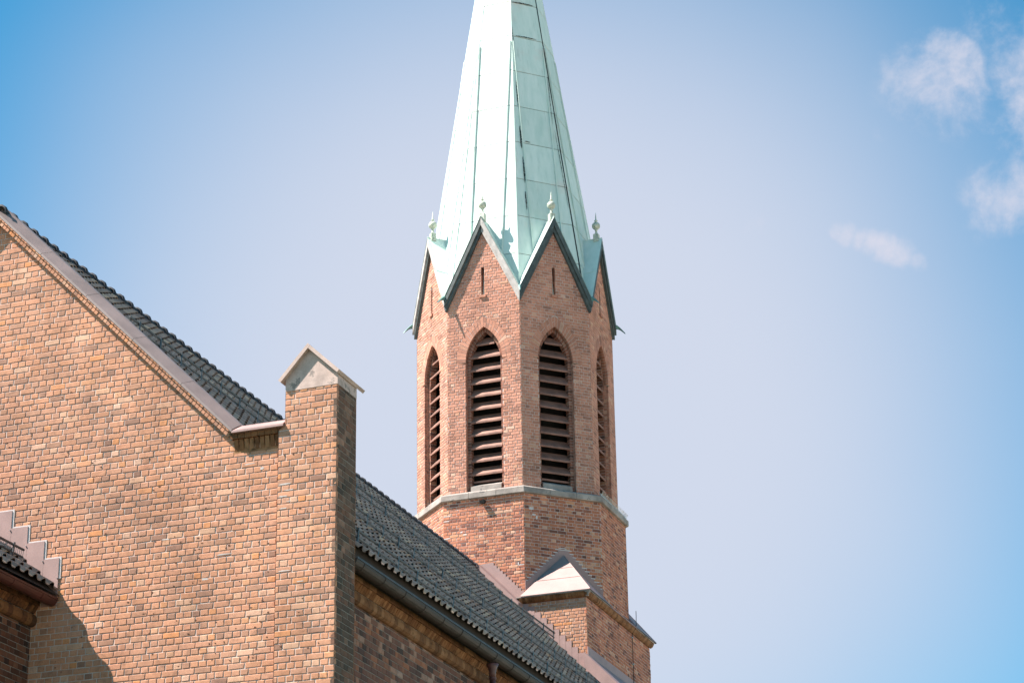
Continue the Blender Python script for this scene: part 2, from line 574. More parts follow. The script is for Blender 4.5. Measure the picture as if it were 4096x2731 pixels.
class Wall:
    """one thing's brickwork: full bricks are kept as candidates for single objects, the rest goes in one mesh"""

    def __init__(s):
        s.items = []      # (frame, shape, mi, full(bool, kind), parent, centre)
        s.mats = []

    def mi(s, m):
        if m not in s.mats:
            s.mats.append(m)
        return s.mats.index(m)

    def fill(s, fr, v0, v1, course, ivf, bond, mat, parent, mortar_mb, mmi=0, joint=.011, recess=.008, depth=.06, cand=True):
        mi = s.mi(mat)
        r0 = int(math.floor(v0 / course))
        r = r0
        while r * course < v1:
            vb, vt = max(r * course, v0), min((r + 1) * course, v1)
            if vt - vb > .02:
                vm = (vb + vt) / 2
                im = ivf(vm)
                ib, it = ivf(vb + 1e-4), ivf(vt - 1e-4)
                if len(ib) != len(im):
                    ib = im
                if len(it) != len(im):
                    it = im
                for (ab, bb), (at, bt) in zip(ib, it):
                    lo, hi = min(ab, at), max(bb, bt)
                    mortar_mb.quad(fr.P(ab, vb, recess), fr.P(bb, vb, recess), fr.P(bt, vt, recess), fr.P(at, vt, recess), mmi)
                    cs = bond.cuts(r, lo, hi)
                    for x0, x1 in zip(cs[:-1], cs[1:]):
                        if x1 <= lo + .02 or x0 >= hi - .02:
                            continue
                        h = joint / 2
                        L0, R0 = max(x0 + h, ab), min(x1 - h, bb)
                        L1, R1 = max(x0 + h, at), min(x1 - h, bt)
                        if R0 - L0 < .012 and R1 - L1 < .012:
                            continue
                        if R0 - L0 < .004:
                            L0 = R0 = (L1 + R1) / 2 if (L1 + R1) / 2 > ab else ab
                            R0 += .004
                        if R1 - L1 < .004:
                            L1 = R1 = min(max((L0 + R0) / 2, at), bt)
                            R1 += .004
                        full = cand and (x0 + h >= lo) and (x1 - h <= hi) and abs(ab - at) < 1 and x0 + h >= max(ab, at) and x1 - h <= min(bb, bt) and vt - vb > course * .95
                        s.items.append((fr, (L0, R0, L1, R1, vb + h, vt - h), mi, full, parent, depth))
            r += 1

    def finish(s, th, nsingle, limit=True):
        cand = []
        for i, it in enumerate(s.items):
            if not it[3]:
                continue
            fr, sh = it[0], it[1]
            c = fr.P((sh[0] + sh[1]) / 2, (sh[4] + sh[5]) / 2)
            x, y, d = project(c)
            if 0 < x < 4096 and 0 < y < 2731 and fr.n.dot(-c) > 0:
                if it[4].get('hide') and it[4]['hide'](x, y):
                    continue
                area = fr.n.dot(-c.normalized()) / d ** 2 * (sh[1] - sh[0])
                cand.append((-area, i))
        cand.sort()
        chosen = [i for _, i in cand[:nsingle]]
        cs = set(chosen)
        pool = {}
        for i in chosen:
            fr, sh, mi, _, par, dep = s.items[i]
            w = sh[1] - sh[0]
            h = sh[5] - sh[4]
            key = (round(w / .012), round(h / .003), mi, random.randrange(4))
            if key not in pool:
                b = MB()
                pts = brick_shape(-w / 2, w / 2, -w / 2, w / 2, -h / 2, h / 2, dep)
                b.add([(p[0], p[2], p[1]) for p in pts], BF)
                pool[key] = b.mesh('brick', s.mats[mi])
            o = bpy.data.objects.new('brick', pool[key])
            c = fr.P((sh[0] + sh[1]) / 2, (sh[4] + sh[5]) / 2)
            R = Matrix((fr.u, -fr.n, Vector((0, 0, 1)))).transposed().to_4x4()
            adopt(o, par['obj'])
            o.matrix_basis = Matrix.Translation(c) @ R
        b = MB()
        for i, (fr, sh, mi, _, par, dep) in enumerate(s.items):
            if i in cs:
                continue
            b.add([fr.P(*p) for p in brick_shape(*sh, dep)], BF, mi)
        if b.v:
            b.build('brickwork', s.mats, th, 'stuff')


# ------------------------------------------------------------------ setting: unseen ground, toned to shape the bounce light
g = MB()
g.quad((-900, -900, -1.6), (900, -900, -1.6), (900, 900, -1.6), (-900, 900, -1.6))
g.build('ground', M['bounce_paving'], None, 'structure')  # out of view, made pale to throw bounce light onto the tower
g = MB()
g.quad((-62, -14, -1.596), (9, -14, -1.596), (9, 82, -1.596), (-62, 82, -1.596))
g.build('added_dark_lawn', M['added_grass'], None, 'structure')  # added out of view, dark to cut bounce light on the foreground
g = MB()
g.quad((-11.6, -14, -1.592), (-8.8, -14, -1.592), (-8.8, 82, -1.592), (-11.6, 82, -1.592))
g.build('added_dark_path', M['added_asphalt'], None, 'structure')  # added dark strip, also keeps bounce low near the church

# ------------------------------------------------------------------ church nave
YG = 30.96         # gable wall face
YP = 30.88         # pier face
RX, RZ = -19.86, 16.95
SL = 1.028
GC, GS = .0973, .273
roofz = lambda x: RZ - SL * (x - RX)
nave = thing('church_nave', 'red brick church nave with black tiled roof and broad sunlit gable left of the spire', 'church building', (-19.72, YG, -1.6))
nw = Wall()
mort = MB()      # mortar of the gable etc.
gable = mort     # built after filling


def hide_gable(x, y):
    return x < 130 and y > 2150


gfr = Frame((0, YG, 0), (0, -1, 0))
KX, KZ = -15.48, 12.30


def iv_gable(v):
    top = 16.74
    left = RX - max(0.0, (top + .0 - v)) / 1.0
    right = RX + max(0.0, (top - v)) / 1.0
    xr = -14.66
    if v > KZ:
        right = min(right, xr + 99)
    else:
        right = xr
    if v <= KZ:
        left = 2 * RX - xr
    if right - left < .05:
        return []
    return [(left, right)]


gmort = MB()
gpar = {'obj': None, 'hide': hide_gable}
nw.fill(gfr, 8.27, 16.7, GC, iv_gable, Bond('english', GS, -19.85), M['gbrick'], gpar, gmort)
# massive body behind
gmort.quad(gfr.P(2 * RX + 14.66, -1.6, .01), gfr.P(-14.66, -1.6, .01), gfr.P(-14.66, 8.27, .01), gfr.P(2 * RX + 14.66, 8.27, .01), 1)
gable_o = gmort.build('gable_wall', [M['mortar'], M['gbrick']], nave)
gpar['obj'] = gable_o

# corner pier
PX0, PX1, PX0U = -14.70, -13.735, -14.595
pmort = MB()
ppar = {'obj': None}
pfr = Frame((0, YP, 0), (0, -1, 0))
iv_p = lambda v: [((PX0 if v < 12.45 else PX0U), PX1)]
nw.fill(pfr, 8.27, 13.0, GC, iv_p, Bond('english', GS * .98, -14.7), M['gbrick'], ppar, pmort)
psf = Frame((PX1, 0, 0), (1, 0, 0))
spar = {'obj': None}
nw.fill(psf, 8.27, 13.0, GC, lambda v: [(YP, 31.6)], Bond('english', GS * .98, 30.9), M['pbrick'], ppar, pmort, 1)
pmort.quad((PX0, YP, 8.27), (PX0, YP, 12.45), (PX0, 31.6, 12.45), (PX0, 31.6, 8.27), 2)
pmort.quad((PX0U, YP, 12.45), (PX0U, YP, 13.0), (PX0U, 31.6, 13.0), (PX0U, 31.6, 12.45), 2)
pmort.quad((PX0, YP, 12.45), (PX0U, YP, 12.45), (PX0U, 31.6, 12.45), (PX0, 31.6, 12.45), 0)
pmort.quad((PX0U, 31.6, 8.0), (PX1, 31.6, 8.0), (PX1, 31.6, 13.0), (PX0U, 31.6, 13.0), 2)
pmort.box(PX0, PX1, YP, 31.6, -1.6, 8.27, 2)
pier_o = pmort.build('corner_pier', [M['mortar'], M['mortar_side'], M['gbrick']], nave)
ppar['obj'] = pier_o

# pier cap: two sloping slabs over a plastered gablet
cap = MB()
cy0, cy1 = 30.80, 31.80
ax, az = -14.205, 13.69


def slab(mb, xa, za, xb, zb, th, y0, y1, mi=0):
    d = Vector((xb - xa, 0, zb - za)).normalized()
    nn = Vector((-d.z, 0, d.x))
    if nn.z < 0:
        nn = -nn
    q = nn * th
    mb.hexa([(xa - q.x, y0, za - q.z), (xb - q.x, y0, zb - q.z), (xb - q.x, y1, zb - q.z), (xa - q.x, y1, za - q.z), (xa, y0, za), (xb, y0, zb), (xb, y1, zb), (xa, y1, za)], mi)


slab(cap, ax, az, -14.69, 13.15, .055, cy0, cy1)
slab(cap, ax + .001, az - .001, -13.675, 13.185, .055, cy0 + .001, cy1)
cap.build('cap_slab', M['cap'], pier_o)
tym = MB()
tym.add([(PX0U, YP - .006, 12.98), (PX1 + .004, YP - .006, 12.99), (PX1 + .004, YP - .006, 13.19), (ax, YP - .006, 13.63), (PX0U, YP - .006, 13.17),
         (PX0U, 31.6, 12.98), (PX1 + .004, 31.6, 12.99), (PX1 + .004, 31.6, 13.19), (ax, 31.6, 13.63), (PX0U, 31.6, 13.17)],
        [(0, 1, 2, 3, 4), (9, 8, 7, 6, 5), (1, 6, 7, 2), (0, 4, 9, 5), (0, 5, 6, 1)])
tym.build('gablet', M['plaster'], pier_o)

# side wall, its moulding and eaves
WX = -14.2
smort = MB()
spar = {'obj': None}
sfr = Frame((WX, 0, 0), (1, 0, 0))
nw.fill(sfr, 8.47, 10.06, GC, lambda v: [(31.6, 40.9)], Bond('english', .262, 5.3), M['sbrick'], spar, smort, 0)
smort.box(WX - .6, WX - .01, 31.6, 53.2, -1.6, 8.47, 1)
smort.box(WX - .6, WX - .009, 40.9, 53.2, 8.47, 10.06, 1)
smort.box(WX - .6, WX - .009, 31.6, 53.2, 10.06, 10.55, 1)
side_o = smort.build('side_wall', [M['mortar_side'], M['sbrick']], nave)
spar['obj'] = side_o


def cornice(xw, y0, y1, parent, mat, zo=0.0):
    """rounded bead course, dentil-like rowlock course and a flat band, brick by brick"""
    n = int((y1 - y0) / .135)
    bead = MB()
    prof = [(0.0, 9.765), (.045, 9.77), (.085, 9.80), (.10, 9.865), (.085, 9.93), (.045, 9.96), (0.0, 9.962)]
    st = (y1 - y0) / n
    for i in range(n):
        ya, yb = y0 + i * st + .0015, y0 + (i + 1) * st - .0015
        jx, jz = random.uniform(-.004, .004), random.uniform(-.003, .003)
        vs = [(xw + a + jx, ya, z + zo + jz) for a, z in prof] + [(xw + a + jx, yb, z + zo + jz) for a, z in prof]
        k = len(prof)
        fs = [(j, j + k, j + k + 1, j + 1) for j in range(k - 1)] + [tuple(range(k)), tuple(range(2 * k - 1, k - 1, -1))]
        bead.add(vs, fs)
    bead.build('bead_course', mat, parent, smooth=False)
    den = MB()
    n2 = int((y1 - y0) / .088)
    st = (y1 - y0) / n2
    for i in range(n2):
        ya, yb = y0 + i * st, y0 + (i + 1) * st
        pj = .085 + random.uniform(-.006, .006)
        den.hexa([(xw, ya + .006, 9.975 + zo), (xw + .05, ya + .006, 9.975 + zo), (xw + .05, yb - .006, 9.975 + zo), (xw, yb - .006, 9.975 + zo),
                  (xw, ya + .006, 10.075 + zo), (xw + pj + .03, ya + .006, 10.075 + zo), (xw + pj + .03, yb - .006, 10.075 + zo), (xw, yb - .006, 10.075 + zo)])
    den.build('dentil_course', mat, parent)
    fl = MB()
    n3 = int((y1 - y0) / .27)
    st = (y1 - y0) / n3
    for i in range(n3):
        ya, yb = y0 + i * st, y0 + (i + 1) * st
        fl.box(xw, xw + .13 + random.uniform(-.004, .004), ya + .005, yb - .005, 10.085 + zo, 10.165 + zo)
    fl.build('flat_band', mat, parent)
    bk = MB()
    bk.box(xw - .02, xw + .03, y0, y1, 9.96 + zo, 10.10 + zo)
    bk.build('mortar_bed', M['mortar_side'], parent)
    so_ = MB()
    so_.box(xw - .05, xw + .30, y0, y1, 10.172 + zo, 10.20 + zo)
    so_.build('eaves_board', M['wood'], parent)


cornice(WX, 31.602, 53.2, side_o, M['band'], .29)
sf = MB()
sf.box(WX - .02, -13.86, 31.603, 53.1, 10.53, 10.56)
sf.box(-13.90, -13.865, 31.603, 53.1, 10.562, 10.74)
sf.box(-25.6, -25.5, YG, 53.2, -1.6, 10.9)
sf.box(-25.6, WX, 53.14, 53.2, -1.6, 10.9)
sf.build('soffit', M['wood'], side_o)

# verge of the gable: two stepped courses of rowlock bricks, copper coping over
corb = MB()
L = math.hypot(1, 1)
verge_len = (RX - KX)


def verge(side):
    d = Vector((side * 1, 0, -1)).normalized()
    nn = Vector((side * 1, 0, 1)).normalized()
    x0, z0 = RX, 16.875
    tot = (KX - RX) * math.sqrt(2)
    for row, (o0, o1, y) in enumerate([(-.062, -.004, YG - .122), (-.130, -.068, YG - .095)]):
        n = int(tot / .079)
        st = tot / n
        for i in range(n):
            a, b = i * st + .0085, (i + 1) * st - .0085
            jy = random.uniform(-.005, .005)
            P = lambda s_, o_: Vector((x0, 0, z0)) + d * s_ + nn * o_
            pa, pb, pc, pd = P(a, o0), P(b, o0), P(b, o1), P(a, o1)
            yy0, yy1 = y + jy, YG + .12
            corb.hexa([(pa.x, yy0, pa.z), (pb.x, yy0, pb.z), (pb.x, yy1, pb.z), (pa.x, yy1, pa.z), (pd.x, yy0, pd.z), (pc.x, yy0, pc.z), (pc.x, yy1, pc.z), (pd.x, yy1, pd.z)])
        # mortar behind the row
        P = lambda s_, o_: Vector((x0, 0, z0)) + d * s_ + nn * o_
        pa, pb, pc, pd = P(0, o0 + .002), P(tot, o0 + .002), P(tot, o1 - .002), P(0, o1 - .002)
        yy0, yy1 = y + .014, YG + .1
        corb.hexa([(pa.x, yy0, pa.z), (pb.x, yy0, pb.z), (pb.x, yy1, pb.z), (pa.x, yy1, pa.z), (pd.x, yy0, pd.z), (pc.x, yy0, pc.z), (pc.x, yy1, pc.z), (pd.x, yy1, pd.z)], 1)


verge(1)
verge(-1)
corb.build('verge_bricks', [M['gbrick'], M['mortar']], gable_o, 'stuff')
# kneeler under the level coping: dentils in deep shade
kn = MB()
for i in range(9):
    xa = KX + .02 + i * .086
    kn.hexa([(xa, YG - .005, 12.16), (xa + .066, YG - .005, 12.16), (xa + .066, YG + .1, 12.16), (xa, YG + .1, 12.16),
             (xa, YG - .045, 12.33), (xa + .066, YG - .045, 12.33), (xa + .066, YG + .1, 12.33), (xa, YG + .1, 12.33)])
for i in range(7):
    xa = KX - .02 + i * .112
    kn.box(xa + .004, xa + .108, YG - .075, YG + .1, 12.337, 12.41)
kn.box(KX, -14.70, YG + .0, YG + .3, 12.1, 12.34)
kn.build('kneeler_bricks', M['band'], gable_o)


# sloping copper coping in lengths with folded seams; its front edge is weathered down to the face
CPY = YP - .055
cprof = [(CPY, -.035), (CPY, .0), (CPY + .2, .130), (YG + .36, .130), (YG + .36, -.035)]
tot = (KX + .02 - RX)
ncp = 5
for side in (1, -1):
    for i in range(ncp):
        a, b = i * tot / ncp, (i + 1) * tot / ncp
        mb = MB()
        def ring_at(t_, grow=0.0):
            return [(RX + side * (t_ + (h + (grow if h > .1 else 0)) * .7071 * (1 if t_ > 0 and t_ < tot else (.585 if t_ >= tot else 0))), y - (grow if y < YG else 0), 16.875 - t_ + (h + (grow if h > .1 else 0)) * (.7071 if 0 < t_ < tot else (1.0 if t_ >= tot else 1.41))) for y, h in cprof]
        r0_, r1_ = ring_at(a + (.0015 if i else 0)), ring_at(b)
        q = 5
        fs = [(k, (k + 1) % q, q + (k + 1) % q, q + k) for k in range(q)] + [tuple(range(q - 1, -1, -1)), tuple(range(q, 2 * q))]
        mb.add(r0_ + r1_, fs if side > 0 else [tuple(reversed(f)) for f in fs])
        cpo = mb.build('verge_coping', M['coping'], nave)
        if i < ncp - 1:
            mb = MB()
            r0_, r1_ = ring_at(b - .008, .0025), ring_at(b - .003, .0025)
            mb.add(r0_ + r1_, fs)
            mb.build('seam', M['coping'], cpo)
mb = MB()
q = 5
kx0, kx1 = KX + .02, -14.605
r0_ = [(kx0 + h * .414, y, 12.455 + h) for y, h in cprof]
r1_ = [(kx1, y, 12.455 + h) for y, h in cprof]
mb.add(r0_ + r1_, [(k, (k + 1) % q, q + (k + 1) % q, q + k) for k in range(q)] + [tuple(range(q - 1, -1, -1)), tuple(range(q, 2 * q))])
mb.build('kneeler_coping', M['newcopper'], nave)

# roof: pantiles one by one
roof = MB()
for side in (1, -1):
    xe = RX + side * 5.94
    a = (RX, YG + .1, RZ - .09)
    roof.quad(a, (RX, 53.1, RZ - .09), (xe, 53.1, RZ - .09 - SL * 5.94), (xe, YG + .1, RZ - .09 - SL * 5.94))
roof_o = roof.build('nave_roof', M['wood'], nave)

TW, TE = .248, .328          # cover width and gauge
sd = Vector((1, 0, -SL)).normalized()
nn = Vector((SL, 0, 1)).normalized()
tile_len = .40


def tile_verts(seed=0):
    """tile in local coords: x down the slope, y across, z out of the roof; origin at its upper middle"""
    rr = random.Random(seed)
    K = 9
    prof = []
    for k in range(K):
        u = k / (K - 1)
        if u < .52:
            h = .060 * math.sin(math.pi * u / .52) ** .8
        else:
            h = -.010 * math.sin(math.pi * (u - .52) / .48)
        prof.append((-TW / 2 - .012 + u * (TW + .024), h))
    vs = []
    for (xx, lift, sw) in ((0.0, .0, .30), (tile_len, .016, 1.0)):
        for y, h in prof:
            vs.append((xx, y, h * sw + lift + rr.uniform(-.0012, .0012)))
    for (xx, lift, sw) in ((0.0, .0, .30), (tile_len, .016, 1.0)):
        for y, h in prof:
            vs.append((xx - .002, y, h * sw + lift - .010))
    fs = []
    for k in range(K - 1):
        fs.append((k, k + K, k + K + 1, k + 1))
        fs.append((K + k, 3 * K + k, 3 * K + k + 1, K + k + 1))
    fs.append((0, 2 * K, 3 * K, K))
    fs.append((K - 1, 2 * K - 1, 4 * K - 1, 3 * K - 1))
    return vs, fs


TV = [tile_verts(i) for i in range(5)]
TM = []
for vs, fs in TV:
    b = MB()
    b.add(vs, fs)
    me = b.mesh('roof_tile', M['tile'])
    me.polygons.foreach_set('use_smooth', [True] * 8 * 2 + [False] * 2)
    for i, p in enumerate(me.polygons):
        p.use_smooth = (i % 2 == 0 and i < 16)
    TM.append(me)


def tile_matrix(x, y, z, side, jit=True):
    X = Vector((side * sd.x, 0, sd.z))
    Z = Vector((side * nn.x, 0, nn.z))
    Y = Z.cross(X)
    m = Matrix((X, Y, Z)).transposed().to_4x4()
    j = Matrix.Rotation(random.uniform(-.008, .008), 4, 'Z') @ Matrix.Rotation(random.uniform(-.010, .010), 4, 'X') @ Matrix.Rotation(random.uniform(-.006, .006), 4, 'Y')
    return Matrix.Translation((x, y, z)) @ m @ j


slen = 6.095 * math.sqrt(1 + SL * SL)
rows = int(slen / TE)
tiles = []
y = YG + .30
cols = int((53.0 - y) / TW)
for c in range(cols):
    yy = y + TW * (c + .5)
    for r in range(rows + 1):
        if yy < 31.75 and r < 3:
            continue
        s_ = slen - tile_len - r * TE + .01
        # slight bell-cast at the foot
        p = Vector((RX, yy, RZ - .03)) + sd * s_ + nn * (-.012 + max(0, .02 - r * .01))
        tiles.append((p, r, c))
vis = []
for i, (p, r, c) in enumerate(tiles):
    x, yv, d = project(p + sd * tile_len)
    ok = (x > 1432 or yv < 870 + .915 * x - 40 and x < 1110) and x > 0 and yv < 2731
    if ok:
        vis.append((d, i))
vis.sort()
single = set(i for _, i in vis[:300])
tf = MB()
for i, (p, r, c) in enumerate(tiles):
    mtx = tile_matrix(p.x, p.y, p.z, 1)
    k = random.randrange(5)
    if i in single:
        o = bpy.data.objects.new('roof_tile', TM[k])
        adopt(o, roof_o)
        o.matrix_basis = mtx
    else:
        tf.add([mtx @ Vector(v) for v in TV[k][0]], TV[k][1])
for i in range(0, cols, 1):       # far slope, never seen face on
    pass
tfo = tf.build('tile_field', M['tile'], roof_o, 'stuff')
for i, p_ in enumerate(tfo.data.polygons):
    p_.use_smooth = ((i % 18) % 2 == 0 and (i % 18) < 16)
bk = MB()
bk.quad((RX, YG + .3, RZ - .02), (RX, 53.1, RZ - .02), (RX - 6.09, 53.1, RZ - .02 - SL * 6.09), (RX - 6.09, YG + .3, RZ - .02 - SL * 6.09))
bk.build('far_slope', M['tile'], roof_o)

# ridge tiles: half-round with a raised collar on the near end
rt = MB()
prof = []
K = 9
rings = [(0, .115, .0), (.0, .135, .012), (.05, .138, .012), (.055, .118, .0), (.36, .104, -.012)]
vs = []
for (yy, r_, dz) in rings:
    for k in range(K):
        a = math.pi * (-.08 + 1.16 * k / (K - 1))
        vs.append((r_ * math.cos(a), yy, r_ * .95 * math.sin(a) + dz))
fs = []
for i in range(len(rings) - 1):
    for k in range(K - 1):
        fs.append((i * K + k, i * K + k + 1, (i + 1) * K + k + 1, (i + 1) * K + k))
rt.add(vs, fs)
rme = rt.mesh('ridge_tile', M['ridge'], True)
yy = CPY + .03
while yy < 53.0:
    o = bpy.data.objects.new('ridge_tile', rme)
    adopt(o, roof_o)
    o.matrix_basis = Matrix.Translation((RX, yy, RZ - .055 + random.uniform(-.004, .004))) @ Matrix.Rotation(random.uniform(-.01, .01), 4, 'X') @ Matrix.Rotation(random.uniform(-.02, .02), 4, 'Z')
    yy += .335
nw.finish(nave, 300)

# old repairs and damage: mortar smears on the pier, pits and chipped corners in the gable bricks
rs = random.Random(5)


def blob(mb, fr, u, v, w, h, d=-.002, m=9, thick=.01):
    vs = []
    for i in range(m):
        a = 2 * math.pi * i / m
        r_ = rs.uniform(.6, 1.2)
        vs.append((u + max(-1, min(1, math.cos(a) * 1.25)) * w / 2 * r_, v + max(-1, min(1, math.sin(a) * 1.25)) * h / 2 * r_))
    mb.add([fr.P(a, b, d) for a, b in vs] + [fr.P(a, b, thick) for a, b in vs], [tuple(range(m))] + [((i + 1) % m, i, m + i, m + (i + 1) % m) for i in range(m)])


mp_ = MB()
for u, v, w, h in ((-14.58, 11.50, .20, .022), (-14.50, 11.40, .16, .018), (-14.60, 11.31, .14, .024), (-14.47, 11.22, .20, .016), (-14.60, 11.12, .12, .02), (-14.55, 10.15, .18, .02), (-14.3, 9.96, .12, .016)):
    blob(mp_, pfr, u, v, w, h, m=13)
for u, v, w, h in ((-15.2, 11.93, .20, .022), (-15.0, 11.83, .06, .05), (-15.6, 10.55, .24, .02), (-15.9, 10.2, .12, .03), (-16.6, 10.9, .14, .02)):
    blob(mp_, gfr, u, v, w, h)
mp_.build('mortar_smears', M['mortar'], nave, 'stuff')
pit = MB()
for i in range(230):
    u = rs.uniform(-19.8, -14.8)
    v = rs.uniform(8.7, 16.4 - (u - RX))
    if v > 12.2 and u > -15.4:
        continue
    blob(pit, gfr, u, v, rs.uniform(.012, .045), rs.uniform(.008, .026), d=-.0035, m=6)
for i in range(40):
    blob(pit, pfr, rs.uniform(-14.65, -13.8), rs.uniform(8.7, 12.9), rs.uniform(.012, .04), rs.uniform(.008, .024), d=-.0035, m=6)
pit.build('brick_pits', M['pit'], nave, 'stuff')

# ------------------------------------------------------------------ gutter and downpipe


def gutter(name, label, xc, zc, y0, y1, r, mat, lipmat, step=.83, cat='gutter'):
    th = thing(name, label, cat, (xc, y0, zc))
    tr = MB()
    K = 9
    for (ya, yb) in ((y0, y1),):
        vs = []
        for yv in (ya, yb):
            for k in range(K):
                a = math.pi + math.pi * k / (K - 1)
                vs.append((xc + r * math.cos(a), yv, zc + r * math.sin(a)))
        tr.add(vs, [(k, k + 1, K + k + 1, K + k) for k in range(K - 1)] + [tuple(range(K)), tuple(range(2 * K - 1, K - 1, -1))])
    tr.build('trough', mat, th, smooth=False)
    lp = MB()
    lp.hexa([(xc + r - .012, y0, zc - .012), (xc + r + .012, y0, zc - .012), (xc + r + .012, y1, zc - .012), (xc + r - .012, y1, zc - .012),
             (xc + r - .030, y0, zc + .022), (xc + r + .010, y0, zc + .022), (xc + r + .010, y1, zc + .022), (xc + r - .030, y1, zc + .022)])
    lp.build('rim', lipmat, th)
    yv = y0 + .3
    jm = MB()
    for k in range(K - 1):
        a0, a1 = math.pi + math.pi * k / (K - 1), math.pi + math.pi * (k + 1) / (K - 1)
        q = r + .009
        jm.hexa([(xc + q * math.cos(a0), -.016, zc + q * math.sin(a0)), (xc + q * math.cos(a1), -.016, zc + q * math.sin(a1)), (xc + q * math.cos(a1), .016, zc + q * math.sin(a1)), (xc + q * math.cos(a0), .016, zc + q * math.sin(a0)),
                 (xc + (r + .001) * math.cos(a0), -.016, zc + (r + .001) * math.sin(a0)), (xc + (r + .001) * math.cos(a1), -.016, zc + (r + .001) * math.sin(a1)), (xc + (r + .001) * math.cos(a1), .016, zc + (r + .001) * math.sin(a1)), (xc + (r + .001) * math.cos(a0), .016, zc + (r + .001) * math.sin(a0))])
    jme = jm.mesh('bracket', mat)
    while yv < y1:
        o = bpy.data.objects.new('bracket', jme)
        adopt(o, th)
        o.matrix_basis = Matrix.Translation((0, yv, 0))
        yv += step
    return th


gutter('roof_gutter', 'long grey half-round gutter below the black tiled nave roof', -13.82, 10.455, 31.61, 53.1, .118, M['gutter'], M['gutterlip'])
dp = thing('downpipe', 'brown downpipe dropping from the gutter then bending back under the eaves', 'downpipe', (-13.83, 37.78, 10.2))
b = MB()
b.lathe((-13.83, 37.78, 10.05), [(.060, 0), (.060, .10), (.085, .18), (.112, .235)], 14)
b.build('outlet', M['pipe'], dp, smooth=True)
b = MB()
b.tube([(-13.83, 37.78, 10.06), (-13.83, 37.78, 9.93), (-13.84, 37.77, 9.88)], .052, 12)
b.tube([(-13.83, 37.78, 9.91), (-13.90, 37.70, 9.83), (-14.10, 37.50, 9.66), (-14.13, 37.46, 9.56), (-14.13, 37.46, -1.6)], .050, 12)
b.build('pipe', M['pipe'], dp, smooth=True)
b = MB()
b.lathe((-13.83, 37.78, 10.015), [(.052, 0), (.066, .004), (.066, .03), (.052, .034)], 14)
b.build('collar', M['pipe'], dp, smooth=True)

# ------------------------------------------------------------------ snow guards


def snow_guard(label, xg, y0, y1, th_name='snow_guard', roofz_=roofz, mat='metal', h=.21, step=.775):
    zg = roofz_(xg) + .02
    th = thing(th_name, label, 'snow guard', (xg, y0, zg), 'snow guards along the tiled roofs')
    up = Vector((.10, 0, 1)).normalized()
    base = Vector((xg, 0, zg))
    for hh, r_ in ((.075, .015), (.19, .019)):
        b_ = MB()
        p = base + up * hh
        b_.tube([(p.x, y0, p.z), (p.x, y1, p.z)], r_, 6)
        b_.build('rail', M[mat], th)
    br = MB()
    p0 = Vector((0, 0, -.01))
    p1 = up * (h + .01)
    br.hexa([(p0.x + .018, -.019, p0.z), (p0.x + .032, -.019, p0.z), (p0.x + .032, .019, p0.z), (p0.x + .018, .019, p0.z),
             (p1.x + .018, -.019, p1.z), (p1.x + .032, -.019, p1.z), (p1.x + .032, .019, p1.z), (p1.x + .018, .019, p1.z)])
    # curved stay behind the rails, running up under the tiles
    pts = [(.02, 0, .20), (-.03, 0, .235), (-.09, 0, .225), (-.13, 0, .19), (-.20, 0, .215), (-.34, 0, .34)]
    br.tube(pts, .009, 5)
    br.tube([(.02, 0, .0), (-.34, 0, .345)], .008, 5)
    bme = br.mesh('bracket', M[mat])
    yv = y0 + .30
    while yv < y1:
        o = bpy.data.objects.new('bracket', bme)
        adopt(o, th)
        o.matrix_basis = Matrix.Translation((xg, yv, zg))
        yv += step
    ms = MB()
    yv = y0 + .02
    k = 0
    while yv < y1:
        a_, b__ = base + up * .078, base + up * .182
        w = .003
        ms.hexa([(a_.x - w, yv - w, a_.z), (a_.x + w, yv - w, a_.z), (a_.x + w, yv + w, a_.z), (a_.x - w, yv + w, a_.z), (b__.x - w, yv - w, b__.z), (b__.x + w, yv - w, b__.z), (b__.x + w, yv + w, b__.z), (b__.x - w, yv + w, b__.z)])
        yv += .052
        k += 1
    ms.build('mesh_bars', M[mat], th, 'stuff')
    return th


snow_guard('uppermost blue-grey snow guard rail, nearest the ridge of the nave roof', -17.68, 31.45, 52.6, step=.74)
snow_guard('middle blue-grey snow guard rail on the nave roof', -15.53, 31.6, 52.6, step=.71)
snow_guard('lowest blue-grey snow guard rail, just above the gutter of the nave roof', -13.88, 31.66, 52.6, step=.80)

# ------------------------------------------------------------------ side chapel, lower left
ch = thing('side_chapel', 'low brick side chapel in shadow at the bottom left with a small tiled roof', 'church building', (-21.5, 28.5, -1.6))
CWX = -18.84
cw = Wall()
cm = MB()
cpar = {'obj': None}
cfr = Frame((CWX, 0, 0), (1, 0, 0))
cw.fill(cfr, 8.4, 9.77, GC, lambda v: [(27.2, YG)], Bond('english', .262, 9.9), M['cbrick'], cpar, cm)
cm.box(-24.9, CWX - .01, 26.9, YG, -1.6, 8.4, 1)
cm.box(-24.9, CWX - .009, 26.9, 27.2, 8.4, 10.2, 1)
cm.box(-24.9, -24.3, 27.2, YG, 8.4, 10.2, 1)
cm.box(CWX - .5, CWX - .009, 27.2, YG, 9.765, 10.2, 1)
csl = .84
crx = -21.87
czr = 10.31 + csl * (-18.40 - crx)
for yv in (26.9,):
    cm.add([(-25.2, yv, 10.2), (-18.6, yv, 10.2), (crx, yv, czr - .1), (-25.2, yv + .3, 10.2), (-18.6, yv + .3, 10.2), (crx, yv + .3, czr - .1)], [(0, 1, 2), (5, 4, 3), (0, 2, 5, 3), (2, 1, 4, 5)], 1)
chw = cm.build('chapel_wall', [M['mortar_side'], M['cbrick']], ch)
cpar['obj'] = chw
cornice(CWX, 27.0, YG - .002, chw, M['chapel_band'])
csd = Vector((1, 0, -csl)).normalized()
cnn = Vector((csl, 0, 1)).normalized()
crb = MB()
